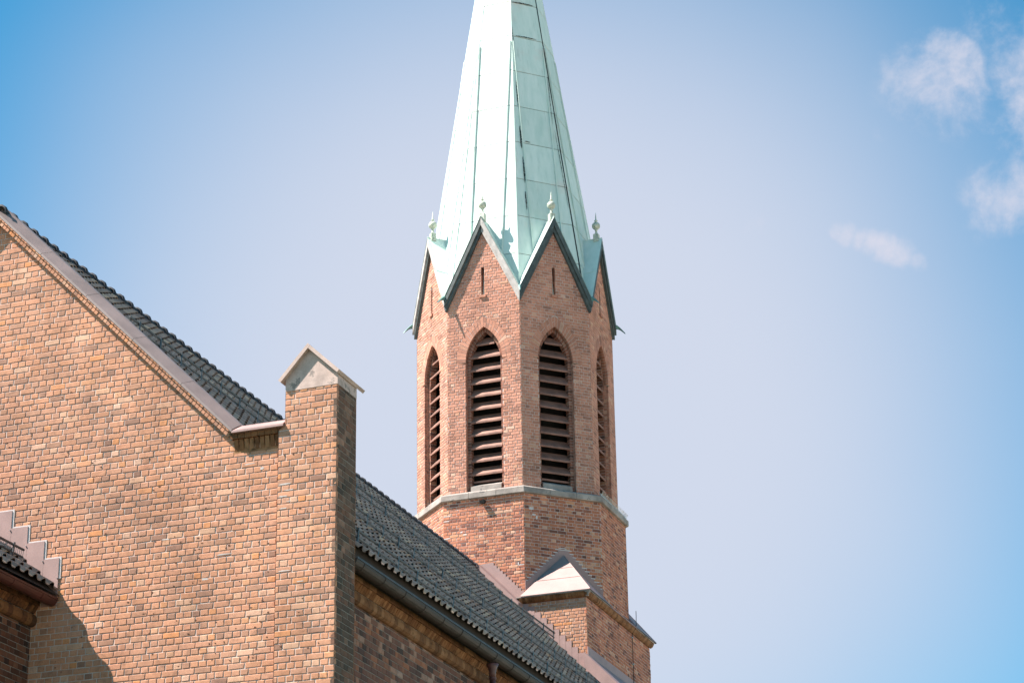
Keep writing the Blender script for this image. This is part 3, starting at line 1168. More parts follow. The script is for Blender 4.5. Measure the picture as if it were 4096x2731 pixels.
crb.quad((crx, 26.8, czr - .06), (crx, YG, czr - .06), (-18.35, YG, 10.20), (-18.35, 26.8, 10.20))
crb.quad((crx, 26.8, czr - .06), (crx, YG, czr - .06), (-25.4, YG, 10.20), (-25.4, 26.8, 10.20))
cro = crb.build('chapel_roof', M['wood'], ch)
clen = math.hypot(-18.40 - crx, czr - 10.31)
for c in range(17):
    yy = YG - .16 - TW * c
    for r in range(int(clen / TE)):
        s_ = clen - tile_len - r * TE
        p = Vector((crx, yy, czr)) + csd * s_
        X = csd
        Z = cnn
        Y = Z.cross(X)
        m = Matrix((X, Y, Z)).transposed().to_4x4()
        o = bpy.data.objects.new('roof_tile', TM[random.randrange(5)])
        adopt(o, cro)
        o.matrix_basis = Matrix.Translation(p) @ m @ Matrix.Rotation(random.uniform(-.012, .012), 4, 'X')
cw.finish(ch, 110)
gutter('chapel_gutter', 'red-brown gutter of the low chapel roof at the bottom left', -18.485, 10.15, 26.9, YG - .03, .10, M['redgutter'], M['redgutter'])
croofz = lambda x: czr - csl * (x - crx)
snow_guard('short snow guard on the small chapel roof at the bottom left', -18.86, 26.9, YG - .34, roofz_=croofz)
# stepped copper flashing where the chapel roof meets the gable, with mortar border
steps = [(-19.92, -19.60, 12.28), (-19.60, -19.30, 11.98), (-19.30, -18.99, 11.69), (-18.99, -18.68, 11.40), (-18.68, -18.42, 11.10)]
steps = [(-19.90, -19.60, 12.00), (-19.60, -19.29, 11.98), (-19.29 - .0, -18.99, 11.40), (-18.99, -18.68, 11.12), (-18.68, -18.405, 10.82)]
stp = [(-19.60, 11.98), (-19.29, 11.69), (-18.99, 11.40), (-18.68, 11.12), (-18.405, 10.82)]
prev = -19.95
for xr_, zt in stp:
    b = MB()
    zb = croofz(xr_) - .25
    b.box(prev + .003, xr_, YG - .022, YG + .01, zb, zt)
    b.build('flashing_plate', M['newcopper'], ch)
    b = MB()
    b.box(xr_, xr_ + .035, YG - .010, YG + .01, zt - .33, zt + .0)
    b.box(prev, xr_ + .035, YG - .0105, YG + .01, zt, zt + .022)
    b.build('mortar_fillet', M['mortar_new'], ch)
    b = MB()
    b.lathe((xr_ - .012, YG - .03, zt - .33), [(.009, 0), (.009, .012)], 8)
    b.build('fixing_screw', M['wire'], ch)
    prev = xr_

# ------------------------------------------------------------------ bell tower
CX, CY = -19.721, 55.956
T8 = math.tan(math.pi / 8)
AU, AL = 2.42, 2.589
TC, TS = .0804, .24
tower = thing('bell_tower', 'octagonal red brick bell tower with louvred pointed openings and green copper spire', 'church tower', (CX, CY, -1.6))
# face normals: index k -> angle
ANG = [-135 + 45 * k for k in range(8)]          # f1=-135, f2=-90, f3=-45, f4=0, then the far ones
NRM = [Vector((math.cos(math.radians(a)), math.sin(math.radians(a)), 0)) for a in ANG]
SP_A0, SP_S, ZA = 2.0, .1435, 26.59
spA = lambda z: SP_A0 - SP_S * (z - ZA)
GM = 2.07          # slope of the gablets
ZSILL, ZSPR = 19.07, 22.57
RR = 1.115        # radius of the opening's arcs
CO = RR - .5


def arc_half(v, hw=.5, extra=0.0):
    r_ = RR - (.5 - hw) + extra
    q = r_ * r_ - (v - ZSPR) ** 2
    return max(0.0, math.sqrt(q) - CO) if q > CO * CO else 0.0


su = AU * T8
sL = AL * T8


def iv_upper(v):
    w = su
    if v > 23.9:
        w = min(su, (26.30 - v) / GM)
    if w < .03:
        return []
    if v < ZSPR:
        return [(-w, -.5), (.5, w)]
    e = arc_half(v, .5, .25)
    if e > 0.0:
        return [(-w, -e), (e, w)]
    if 24.38 < v < 25.20 and w > .1:
        return [(-w, -.04), (.04, w)]
    return [(-w, w)]


def iv_upper_plain(v):
    w = su if v < 23.9 else min(su, (26.30 - v) / GM)
    return [(-w, w)] if w > .03 else []


def path_points(hw, w, step=.0804):
    """right half of the pointed outline: list of (u,v,du,dv), du/dv leading to the outer arc, jamb then arc"""
    pts = []
    v = ZSILL
    nj = int(round((ZSPR - ZSILL) / step))
    for i in range(nj + 1):
        pts.append((hw, ZSILL + (ZSPR - ZSILL) * i / nj, w, 0.0))
    r_ = RR - (.5 - hw)
    amax = math.acos(CO / r_)
    na = max(6, int(round(r_ * amax / step)))
    for i in range(1, na + 1):
        a = amax * i / na
        ro = r_ + w
        ao = math.acos(CO / ro) * i / na
        p_, q_ = (r_ * math.cos(a) - CO, ZSPR + r_ * math.sin(a)), (ro * math.cos(ao) - CO, ZSPR + ro * math.sin(ao))
        pts.append((*p_, q_[0] - p_[0], q_[1] - p_[1]))
    return pts, nj


def order(fr, hw, w, d0, d1, brk, mor, arc_only=False, joint=.010, recess=.006):
    pts, nj = path_points(hw, w)
    for side in (1, -1):
        rng = range(nj if arc_only else 0, len(pts) - 1)
        for i in rng:
            u0, v0, a0, b0 = pts[i]
            u1, v1, a1, b1 = pts[i + 1]
            t = Vector((u1 - u0, v1 - v0))
            l = t.length
            t.normalize()
            h = joint / 2
            q0 = (u0 + t.x * h, v0 + t.y * h)
            q1 = (u1 - t.x * h, v1 - t.y * h)
            O0, O1 = Vector((u0 + a0, v0 + b0)), Vector((u1 + a1, v1 + b1))
            to = (O1 - O0).normalized() * h
            o0, o1 = tuple(O0 + to), tuple(O1 - to)
            # keep the crown from crossing the centre line
            fix = lambda q: (max(q[0], .004), q[1])
            C = [fix(q0), fix(o0), fix(o1), fix(q1)]
            jd = random.uniform(-.003, .003)
            pieces = [C]
            if arc_only and random.random() < .45:
                f_ = random.choice((.48, .5))
                m0 = (C[0][0] + (C[1][0] - C[0][0]) * f_, C[0][1] + (C[1][1] - C[0][1]) * f_)
                m1 = (C[3][0] + (C[2][0] - C[3][0]) * f_, C[3][1] + (C[2][1] - C[3][1]) * f_)
                dn = Vector((C[1][0] - C[0][0], C[1][1] - C[0][1])).normalized() * .005
                pieces = [[C[0], (m0[0] - dn.x, m0[1] - dn.y), (m1[0] - dn.x, m1[1] - dn.y), C[3]], [(m0[0] + dn.x, m0[1] + dn.y), C[1], C[2], (m1[0] + dn.x, m1[1] + dn.y)]]
            for pc in pieces:
                P = [fr.P(side * a, b, d1) for a, b in pc] + [fr.P(side * a, b, d0 + jd) for a, b in pc]
                brk.append(P if side > 0 else [P[k] for k in (1, 0, 3, 2, 5, 4, 7, 6)])
            # mortar
            mm = [(u0, v0), (u0 + a0, v0 + b0), (u1 + a1, v1 + b1), (u1, v1)]
            mm = [(max(a, .0), b) for a, b in mm]
            k = recess
            P = [fr.P(side * (a + (k if j in (0, 3) else 0) * pts[i][2] / w), b + (k if j in (0, 3) else 0) * pts[i][3] / w, d1) for j, (a, b) in enumerate(mm)]
            P += [fr.P(side * (a + (k if j in (0, 3) else 0) * pts[i][2] / w), b + (k if j in (0, 3) else 0) * pts[i][3] / w, d0 + recess) for j, (a, b) in enumerate(mm)]
            mor.hexa(P if side > 0 else [P[k] for k in (1, 0, 3, 2, 5, 4, 7, 6)])


tw = Wall()
octm = MB()
opar = {'obj': None}
voussoirs = []
jambs = []
inner_jambs = []
frU = [Frame(Vector((CX, CY, 0)) + n * AU, n) for n in NRM]
frL = [Frame(Vector((CX, CY, 0)) + n * AL, n) for n in NRM]
for k in range(8):
    fr = frU[k]
    if k < 4:
        tw.fill(fr, ZSILL - .05, 26.44, TC, iv_upper, Bond('english', TS, 3.3 + k), M['ubrick'], opar, octm, joint=.010)
        vs_, js_, ji_ = [], [], []
        order(fr, .5, .25, 0.0, .13, vs_, octm, arc_only=True)
        order(fr, .5, .05, .06, .13, js_, octm)
        order(fr, .41, .10, .13, .30, ji_, octm)
        voussoirs.append(vs_)
        jambs += js_
        inner_jambs += ji_
        octm.quad(fr.P(-.16, 23.6, .014), fr.P(.16, 23.6, .014), fr.P(.16, 23.9, .014), fr.P(-.16, 23.9, .014), 0)
        # slit: back and sides
        octm.hexa([fr.P(-.06, 24.3, .25), fr.P(.06, 24.3, .25), fr.P(.06, 24.3, .2), fr.P(-.06, 24.3, .2), fr.P(-.06, 25.3, .25), fr.P(.06, 25.3, .25), fr.P(.06, 25.3, .2), fr.P(-.06, 25.3, .2)], 1)
        for s_ in (-1, 1):
            for q in range(11):
                va, vb = 24.38 + q * .0745, 24.38 + (q + 1) * .0745 - .012
                a_, b_ = (s_ * .042, s_ * .09)
                P = [fr.P(a_, va, .2), fr.P(b_, va, .2), fr.P(b_, va, .06), fr.P(a_, va, .06), fr.P(a_, vb, .2), fr.P(b_, vb, .2), fr.P(b_, vb, .06), fr.P(a_, vb, .06)]
                jambs.append(P if s_ > 0 else [P[i] for i in (1, 0, 3, 2, 5, 4, 7, 6)])
        sb = [fr.P(-.085, 24.305, .05), fr.P(.085, 24.305, .05), fr.P(.085, 24.305, -.045), fr.P(-.085, 24.305, -.045), fr.P(-.085, 24.372, .05), fr.P(.085, 24.372, .05), fr.P(.085, 24.372, -.045), fr.P(-.085, 24.372, -.045)]
        jambs.append(sb)
    else:
        w_ = su
        octm.add([fr.P(-w_, 18.8), fr.P(w_, 18.8), fr.P(w_, 24.2), fr.P(0, 26.3), fr.P(-w_, 24.2)], [(0, 1, 2, 3, 4)], 2)
    # lower stage
    fl = frL[k]
    if k < 4:
        z0 = (16.9, 15.95, 15.95, 15.6)[k]
        tw.fill(fl, z0, 18.80, TC, lambda v: [(-sL, sL)], Bond('english', TS, 1.7 + k), M['tbrick'], opar, octm, joint=.011)
        octm.quad(fl.P(-sL, -1.6, .02), fl.P(sL, -1.6, .02), fl.P(sL, z0, .02), fl.P(-sL, z0, .02), 2)
    else:
        octm.quad(fl.P(-sL, -1.6, 0), fl.P(sL, -1.6, 0), fl.P(sL, 18.8, 0), fl.P(-sL, 18.8, 0), 2)
# inner dark lining and floor of the belfry
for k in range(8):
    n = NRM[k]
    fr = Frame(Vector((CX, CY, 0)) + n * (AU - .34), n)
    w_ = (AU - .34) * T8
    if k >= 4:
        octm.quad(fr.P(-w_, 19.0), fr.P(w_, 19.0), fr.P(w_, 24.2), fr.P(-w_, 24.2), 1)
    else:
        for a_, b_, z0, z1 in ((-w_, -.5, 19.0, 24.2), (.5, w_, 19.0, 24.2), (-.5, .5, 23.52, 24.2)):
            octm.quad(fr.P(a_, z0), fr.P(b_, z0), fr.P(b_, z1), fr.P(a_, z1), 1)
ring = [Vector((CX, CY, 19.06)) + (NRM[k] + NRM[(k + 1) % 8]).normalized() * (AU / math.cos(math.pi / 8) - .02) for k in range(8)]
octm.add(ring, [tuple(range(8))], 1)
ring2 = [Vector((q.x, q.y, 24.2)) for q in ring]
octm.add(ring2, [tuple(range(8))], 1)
# bell frame posts inside, so that the openings are not empty
for dx in (-.7, .7):
    for dy in (-.7, .7):
        octm.box(CX + dx - .12, CX + dx + .12, CY + dy - .12, CY + dy + .12, 19.1, 24.1, 1)
octm.box(CX - 1.0, CX + 1.0, CY - 1.0, CY + 1.0, 19.1, 24.15, 1)

oct_o = octm.build('octagon_wall', [M['mortar'], M['black'], M['tbrick']], tower)
opar['obj'] = oct_o


def solid(P, name, mat, parent):
    b_ = MB()
    b_.hexa(P)
    return b_.build(name, mat, parent)


for P in [q for vs_ in voussoirs for q in vs_]:
    solid(P, 'arch_brick', M['ubrick'], oct_o)
jb = MB()
for P in jambs:
    jb.hexa(P)
k_ = len(jb.f)
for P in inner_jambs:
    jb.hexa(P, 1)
jb.build('jamb_bricks', [M['ubrick'], M['jbrick']], tower, 'stuff')

# louvred openings
for k in range(4):
    fr = frU[k]
    b_ = MB()
    b_.hexa([fr.P(-.41, ZSILL - .0, .30), fr.P(.41, ZSILL - .0, .30), fr.P(.41, ZSILL, .05), fr.P(-.41, ZSILL, .05),
             fr.P(-.41, ZSILL + .26, .30), fr.P(.41, ZSILL + .26, .30), fr.P(.41, ZSILL + .14, .055), fr.P(-.41, ZSILL + .14, .055)])
    win = bpy.data.objects.new('belfry_opening', b_.mesh('belfry_opening', M['stone']))
    adopt(win, tower)
    nl = 11
    for i in range(nl):
        zb = ZSILL + .455 + i * .352
        zmid = zb + .06
        hw = .425 if zmid < ZSPR else min(.425, arc_half(zmid + .08, .42) + .03)
        if hw < .06:
            continue
        l_ = MB()
        d0 = .135 + random.uniform(-.006, .006)
        tl = random.uniform(-.005, .005)
        zt = zb + .235
        # sloping board: outer low edge at d0, upper edge deep inside, with a folded lip
        l_.hexa([fr.P(-hw, zb, d0), fr.P(hw, zb + tl, d0), fr.P(hw, zt, d0 + .21), fr.P(-hw, zt, d0 + .21),
                 fr.P(-hw, zb + .032, d0 - .012), fr.P(hw, zb + .032 + tl, d0 - .012), fr.P(hw, zt + .03, d0 + .20), fr.P(-hw, zt + .03, d0 + .20)])
        l_.hexa([fr.P(-hw, zb - .018, d0 + .004), fr.P(hw, zb - .018 + tl, d0 + .004), fr.P(hw, zb - .012 + tl, d0 - .016), fr.P(-hw, zb - .012, d0 - .016),
                 fr.P(-hw, zb + .034, d0 + .004), fr.P(hw, zb + .034 + tl, d0 + .004), fr.P(hw, zb + .034 + tl, d0 - .016), fr.P(-hw, zb + .034, d0 - .016)])
        l_.build('louvre', M['louvre'], win)
    r_ = MB()
    r_.hexa([fr.P(-.39, ZSILL + .27, .24), fr.P(.39, ZSILL + .27, .24), fr.P(.39, ZSILL + .27, .20), fr.P(-.39, ZSILL + .27, .20),
             fr.P(-.39, ZSILL + .32, .24), fr.P(.39, ZSILL + .32, .24), fr.P(.39, ZSILL + .32, .20), fr.P(-.39, ZSILL + .32, .20)])
    r_.build('bottom_rail', M['louvre'], win)

# stone string course
AB = 2.665
vd = [(NRM[k - 1] + NRM[k]).normalized() for k in range(8)]
cc = 1 / math.cos(math.pi / 8)
for k in range(8):
    n = NRM[k]
    b_ = MB()
    nseg = 3
    for i in range(nseg):
        f0, f1 = i / nseg, (i + 1) / nseg
        g_ = .0022

        def PP(a, z, f):
            w_ = a * T8
            u = -w_ + 2 * w_ * f
            return Vector((CX, CY, 0)) + n * a + Vector((-n.y, n.x, 0)) * u + Vector((0, 0, z))
        e0 = f0 + (g_ if i > 0 else 0)
        e1 = f1 - (g_ if i < nseg - 1 else 0)
        prof_ = [(AL - .05, 18.80), (AB - .012, 18.80), (AB, 18.815), (AB, 18.945), (AB - .02, 18.968), (AU - .01, 19.068), (AL - .2, 19.05)]
        vs = [PP(a, z, e0) for a, z in prof_] + [PP(a, z, e1) for a, z in prof_]
        q = len(prof_)
        b_.add(vs, [(j, (j + 1) % q, q + (j + 1) % q, q + j) for j in range(q)] + [tuple(range(q - 1, -1, -1)), tuple(range(q, 2 * q))])
    b_.build('stone_band', M['stone'], tower)

# bird spikes on the band, right-hand face
bs = thing('bird_spikes', 'row of thin wire bird spikes on the stone band at the right of the tower', 'bird spikes', (CX + AB, CY, 18.97))
b_ = MB()
fr = Frame(Vector((CX, CY, 0)) + NRM[3] * (AB - .05), NRM[3])
for i in range(95):
    u = -1.08 + 2.14 * i / 94
    for s_ in (-1, 1):
        p0 = fr.P(u, 18.965, 0)
        p1 = fr.P(u + random.uniform(-.02, .02), 19.045, s_ * .02)
        p2 = fr.P(u + random.uniform(-.03, .03), 19.10, s_ * .06)
        b_.tube([p0, p1, p2], .0028, 3, cap=False)
b_.build('spike_wires', M['wire'], bs, 'stuff')
b_ = MB()
b_.hexa([fr.P(-1.09, 18.955, .01), fr.P(1.08, 18.955, .01), fr.P(1.08, 18.955, -.01), fr.P(-1.09, 18.955, -.01), fr.P(-1.09, 18.972, .01), fr.P(1.08, 18.972, .01), fr.P(1.08, 18.972, -.01), fr.P(-1.09, 18.972, -.01)])
b_.build('base_strip', M['wire'], bs)

# small black floodlight under the band
fl_ = thing('floodlight', 'small black lamp box fixed below the stone band on the sunlit tower face', 'floodlight', (-19.70, 53.36, 18.68))
b_ = MB()
b_.hexa([(-19.765, 53.24, 18.62), (-19.645, 53.24, 18.62), (-19.655, 53.35, 18.64), (-19.755, 53.35, 18.64), (-19.775, 53.22, 18.70), (-19.635, 53.22, 18.70), (-19.65, 53.35, 18.715), (-19.76, 53.35, 18.715)])
b_.build('housing', M['black'], fl_)
b_ = MB()
b_.box(-19.72, -19.69, 53.33, 53.375, 18.66, 18.76)
b_.build('bracket', M['metal'], fl_)

# ------------------------------------------------------------------ spire
core = MB()
zt = ZA + SP_A0 / SP_S
base = [Vector((CX, CY, 24.05)) + vd[k] * (spA(24.05) - .012) * cc for k in range(8)]
core.add(base + [Vector((CX, CY, zt))], [(k, (k + 1) % 8, 8) for k in range(8)])
spire = core.build('spire', M['tornedge'], tower)
ROWS = [24.33, 25.51] + [26.69 + 1.178 * i for i in range(13)]
HW = .452


def sp_pt(k, u, z, out):
    n = NRM[k]
    return Vector((CX, CY, 0)) + n * (spA(z) + out) + Vector((-n.y, n.x, 0)) * u + Vector((0, 0, z))


ribm = MB()
for k in range(8):
    rs = random.Random(k * 17 + 3)
    off = rs.uniform(-.06, .06)
    for i in range(len(ROWS) - 1):
        z0, z1 = ROWS[i] + off, ROWS[i + 1] + off
        if i == 0:
            z0 = 24.05
        if spA(z1) < .05:
            break
        w0, w1 = spA(z0) * T8, spA(z1) * T8
        segs = []
        if w1 > HW + .05:
            segs = [(-w0, -w1, -HW, -HW), (-HW, -HW, HW, HW), (HW, HW, w0, w1)]
        elif w0 > HW:
            segs = [(-w0, -w1, w0, w1)]
        else:
            segs = [(-w0, -w1, w0, w1)]
        for si, (a0, a1, b0, b1) in enumerate(segs):
            if max(b0 - a0, b1 - a1) < .02:
                continue
            g0 = .0065
            lo = .0065 + rs.uniform(0, .003)
            hi = .0015 + rs.uniform(0, .0015)
            j = lambda: rs.uniform(-.002, .002)
            # subdivide for a slightly buckled sheet
            NU, NV = (4, 5) if si == 1 or len(segs) == 1 else (2, 5)
            vs = []
            for vi in range(NV + 1):
                t_ = vi / NV
                zz = z0 + g0 + (z1 - z0 - 2 * g0) * t_
                for ui in range(NU + 1):
                    s_ = ui / NU
                    A_ = a0 + (a1 - a0) * t_ + g0
                    B_ = b0 + (b1 - b0) * t_ - g0
                    u = A_ + (B_ - A_) * s_
                    o_ = lo + (hi - lo) * t_
                    if 0 < ui < NU and 0 < vi < NV:
                        o_ += rs.uniform(-.0020, .0025)
                    vs.append(sp_pt(k, u, zz, o_))
            fs = []
            q = NU + 1
            for vi in range(NV):
                for ui in range(NU):
                    fs.append((vi * q + ui, vi * q + ui + 1, (vi + 1) * q + ui + 1, (vi + 1) * q + ui))
            # turned-under lower edge
            m = len(vs)
            for ui in range(NU + 1):
                A_, B_ = a0 + g0, b0 - g0
                vs.append(sp_pt(k, A_ + (B_ - A_) * ui / NU, z0 + g0, -.01))
            for ui in range(NU):
                fs.append((m + ui, m + ui + 1, ui + 1, ui))
            b_ = MB()
            b_.add(vs, fs)
            o = b_.build('copper_panel', M['patina'], spire)
            for p_ in o.data.polygons:
                p_.use_smooth = False
    # standing seams beside the middle strip, and the arris roll
    for s_ in (-1, 1):
        zt_ = ZA + (SP_A0 - (HW + .03) / T8) / SP_S
        pts = [(s_ * HW, z) for z in (24.1, 26, 28, 30, zt_)]
        w = .011
        P = [sp_pt(k, s_ * HW - w, 24.1, .0), sp_pt(k, s_ * HW + w, 24.1, .0), sp_pt(k, s_ * HW + w, 24.1, .034), sp_pt(k, s_ * HW - w, 24.1, .045),
             sp_pt(k, s_ * HW - w, zt_, .0), sp_pt(k, s_ * HW + w, zt_, .0), sp_pt(k, s_ * HW + w, zt_, .034), sp_pt(k, s_ * HW - w, zt_, .045)]
        rb = MB()
        rb.hexa([P[i] for i in (0, 1, 2, 3, 4, 5, 6, 7)])
        rb.build('standing_seam', M['patina'], spire)
    rb = MB()
    p0 = Vector((CX, CY, 24.1)) + vd[k] * (spA(24.1) + .004) * cc
    p1 = Vector((CX, CY, zt))
    rb.tube([p0, p1], [.020, .012], 6)
    rb.build('arris_roll', M['tornedge'] if k == 3 else M['patina'], spire)
# torn seams: dark gaps where sheets have lifted


def tear(k, pts, w, out=.0225):
    """ragged dark gap along a line of (u,z)"""
    b_ = MB()
    L_, R_ = [], []
    n = 0
    for (u0, z0), (u1, z1) in zip(pts[:-1], pts[1:]):
        m = max(2, int(math.hypot(u1 - u0, z1 - z0) / .03))
        for i in range(m):
            t_ = i / m
            L_.append((u0 + (u1 - u0) * t_, z0 + (z1 - z0) * t_))
    dx, dz = pts[-1][0] - pts[0][0], pts[-1][1] - pts[0][1]
    l = math.hypot(dx, dz)
    nx, nz = -dz / l, dx / l
    N_ = len(L_)
    vs, fs = [], []
    for i, (u, z) in enumerate(L_):
        e = math.sin(math.pi * min(1, max(0, (i + .5) / N_))) ** .5
        a_ = w * e * random.uniform(.1, .55)
        c_ = w * e * random.uniform(.35, 1.2)
        vs.append(sp_pt(k, u - nx * a_, z - nz * a_, out))
        vs.append(sp_pt(k, u + nx * c_, z + nz * c_, out))
    for i in range(N_ - 1):
        fs.append((2 * i, 2 * i + 1, 2 * i + 3, 2 * i + 2))
    b_.add(vs, fs)
    b_.build('torn_gap', M['tornedge'], spire)


tear(2, [(-.50, 29.6), (-.51, 29.0), (-.50, 28.85)], .035)
tear(2, [(-.50, 28.6), (-.50, 27.75)], .03)
tear(2, [(-.52, 27.5), (-.52, 26.9)], .028)
tear(2, [(-.48, 31.1), (-.49, 30.2)], .022)
tear(2, [(-.44, 32.9), (-.46, 31.6)], .014)
tear(2, [(-.36, 33.78), (.30, 33.80)], .03)
tear(2, [(-.36, 32.62), (.30, 32.64)], .028)
tear(2, [(-.38, 29.12), (-.20, 29.12)], .025)
tear(2, [(.50, 31.5), (.52, 29.8)], .012)
tear(2, [(.56, 29.7), (.74, 27.2)], .014)
tear(1, [(-.47, 29.3), (-.49, 28.6)], .008)
tear(3, [(-.50, 30.5), (-.52, 28.0)], .010)

# gablets round the foot of the spire
Z0 = ZA


def gpt(k, u, z, d):
    return frU[k].P(u, z, d)


for k in range(8):
    gb = MB()
    # roof planes from front edge back to the spire
    A1 = SP_A0 / (1 - SP_S * GM * T8)
    u1, z1 = A1 * T8, Z0 - GM * A1 * T8
    d1 = AU - A1
    dr = AU - SP_A0
    uf = (AU + .12) * T8
    zf = Z0 - GM * uf
    for s_ in (1, -1):
        A_ = gpt(k, 0, Z0, -.12)
        B_ = gpt(k, 0, Z0, dr + .03)
        V1 = gpt(k, s_ * u1, z1, d1 + .01)
        V2 = gpt(k, s_ * uf, zf, -.12)
        up = Vector((0, 0, .0))
        gb.add([A_, B_, V1, V2], [(0, 1, 2, 3) if s_ < 0 else (3, 2, 1, 0)])
        gb.add([q - Vector((0, 0, .05)) for q in (A_, B_, V1, V2)], [(3, 2, 1, 0) if s_ < 0 else (0, 1, 2, 3)])
    gro = gb.build('gablet_roof', M['patina'], tower)
    # rolls: ridge, cross seam on each slope
    rb = MB()
    rb.tube([gpt(k, 0, Z0 + .005, -.12), gpt(k, 0, Z0 + .005, dr)], .014, 6)
    rb.build('ridge_roll', M['patina'], gro)
    for s_ in (1, -1):
        rb = MB()
        f_ = .55
        uu = f_ * uf
        zz = Z0 - GM * uu
        dback = AU - spA(zz) if uu < .5 else d1
        rb.tube([gpt(k, s_ * uu, zz + .006, -.118), gpt(k, s_ * (uu + .02), zz + .006 - GM * .02, min(.25, dr))], .006, 4)
        rb.build('roof_seam', M['patina'], gro)
    # moulded verge: two stepped dark copper-clad boards on each slope, sunlit ones painted lighter
    for s_ in (1, -1):
        sl_ = Vector((1, -GM)).normalized()
        nv = Vector((-GM, -1)).normalized()     # inwards and down
        for (t0, t1, pr, nm) in ((.0, .105, .115, 'verge_board'), (.095, .178, .07, 'verge_moulding')):
            b_ = MB()
            ue = (AU + pr) * T8
            top = Vector((0, Z0 - .015))
            le = ue / sl_.x
            # outer line and inner line of the strip, mitred on the centre line and on the octagon's corner
            def line(off):
                st = top + nv * off
                # intersect with u=0
                t_ = -st.x / sl_.x
                a_ = st + sl_ * t_
                t2 = (ue - .004 - st.x) / sl_.x
                e_ = st + sl_ * t2
                return a_, e_
            a0_, e0_ = line(t0)
            a1_, e1_ = line(t1)
            dk = .06
            # tail hangs a little past the corner of the wall
            ue_w = (AU - dk) * T8
            P = []
            for d in (dk, -pr):
                for q in (a1_, e1_, e0_, a0_):
                    uu = q.x
                    if q in (e1_, e0_):
                        uu = min(q.x, (AU - d) * T8 - .002) if d > 0 else q.x
                    P.append(gpt(k, s_ * uu, q.y, d))
            b_.hexa(P if s_ > 0 else [P[i] for i in (1, 0, 3, 2, 5, 4, 7, 6)])
            b_.build(nm, M['sunlit_verge'] if (k == 1 and s_ > 0) or (k == 0 and nm == 'verge_board') else M['darkcopper'], tower)
# valley spouts: upturned copper beaks on the corners
for k in range(8):
    e = vd[k]
    t_ = Vector((-e.y, e.x, 0))
    b_ = MB()
    st = [(2.44, 24.30, .03, .25), (2.60, 24.44, .05, .34), (2.68, 24.47, .05, .30), (2.76, 24.45, .042, .19), (2.84, 24.38, .034, .11), (2.92, 24.29, .026, .06), (2.98, 24.22, .014, .025)]
    vs = []
    for rho, z, w, h in st:
        c = Vector((CX, CY, 0)) + e * rho
        vs += [c + t_ * -w + Vector((0, 0, z - .01)), c + Vector((0, 0, z - h * .55)), c + t_ * w + Vector((0, 0, z - .01)), c + Vector((0, 0, z + .02))]
    fs = []
    for i in range(len(st) - 1):
        for q in range(4):
            fs.append((i * 4 + q, i * 4 + (q + 1) % 4, (i + 1) * 4 + (q + 1) % 4, (i + 1) * 4 + q))
    fs += [(3, 2, 1, 0), tuple(len(st) * 4 - 4 + q for q in range(4))]
    b_.add(vs, fs)
    b_.build('valley_spout', M['darkpatina'], tower)
# finials
fprof = [(.0, -.0)]
for k in range(8):
    n = NRM[k]
    c = Vector((CX, CY, 0)) + n * (AU - .04)
    b_ = MB()
    w = .072
    uu = Vector((-n.y, n.x, 0))
    P = []
    for z in (26.50, 26.72):
        for (a_, d_) in ((-w, .07), (w, .07), (w, -.07), (-w, -.07)):
            P.append(c + uu * a_ + n * d_ * -1 + Vector((0, 0, z)))
    P = [P[i] for i in (3, 2, 1, 0, 7, 6, 5, 4)]
    b_.hexa(P)
    b_.add([], [])
    fin = b_.build('finial', M['finial'], tower)
    b_ = MB()
    b_.lathe(c + Vector((0, 0, 26.72)), [(.062, 0), (.05, .02), (.034, .05), (.030, .09), (.036, .13), (.055, .155), (.04, .165)], 14)
    b_.build('neck', M['finial'], fin, smooth=True)
    b_ = MB()
    b_.lathe(c + Vector((0, 0, 26.975)), [(.110 * math.sin(math.pi * i / 12) + .002, -.110 * math.cos(math.pi * i / 12)) for i in range(13)], 20)
    b_.build('ball', M['finial'], fin, smooth=True)
    b_ = MB()
    b_.lathe(c + Vector((0, 0, 27.075)), [(.028, 0), (.024, .02), (.048, .045), (.05, .052), (.028, .062), (.024, .075), (.003, .30)], 12)
    b_.build('spike', M['finial'], fin, smooth=True)

# ------------------------------------------------------------------ square base of the tower with corner roofs
BX1, BY0, BY1 = CX + 2.655, CY - 2.66, CY + 2.66
bm = MB()
bpar = {'obj': None}
bfr = Frame((0, BY0, 0), (0, -1, 0))
tw.fill(bfr, 14.0, 15.93, TC, lambda v: [(-18.72, BX1)], Bond('english', TS, 4.4), M['gbrick'], bpar, bm, joint=.012)
bsf = Frame((BX1, 0, 0), (1, 0, 0))
tw.fill(bsf, 12.4, 15.93, TC, lambda v: [(BY0, BY1)], Bond('english', TS, 6.1), M['tbrick'], bpar, bm, 2, joint=.011)
bm.box(CX - 2.65, BX1 - .02, BY0 + .02, BY1, -1.6, 15.95, 1)
base_o = bm.build('tower_base', [M['mortar'], M['tbrick'], M['mortar']], tower)
bpar['obj'] = base_o
tw.finish(tower, 300)


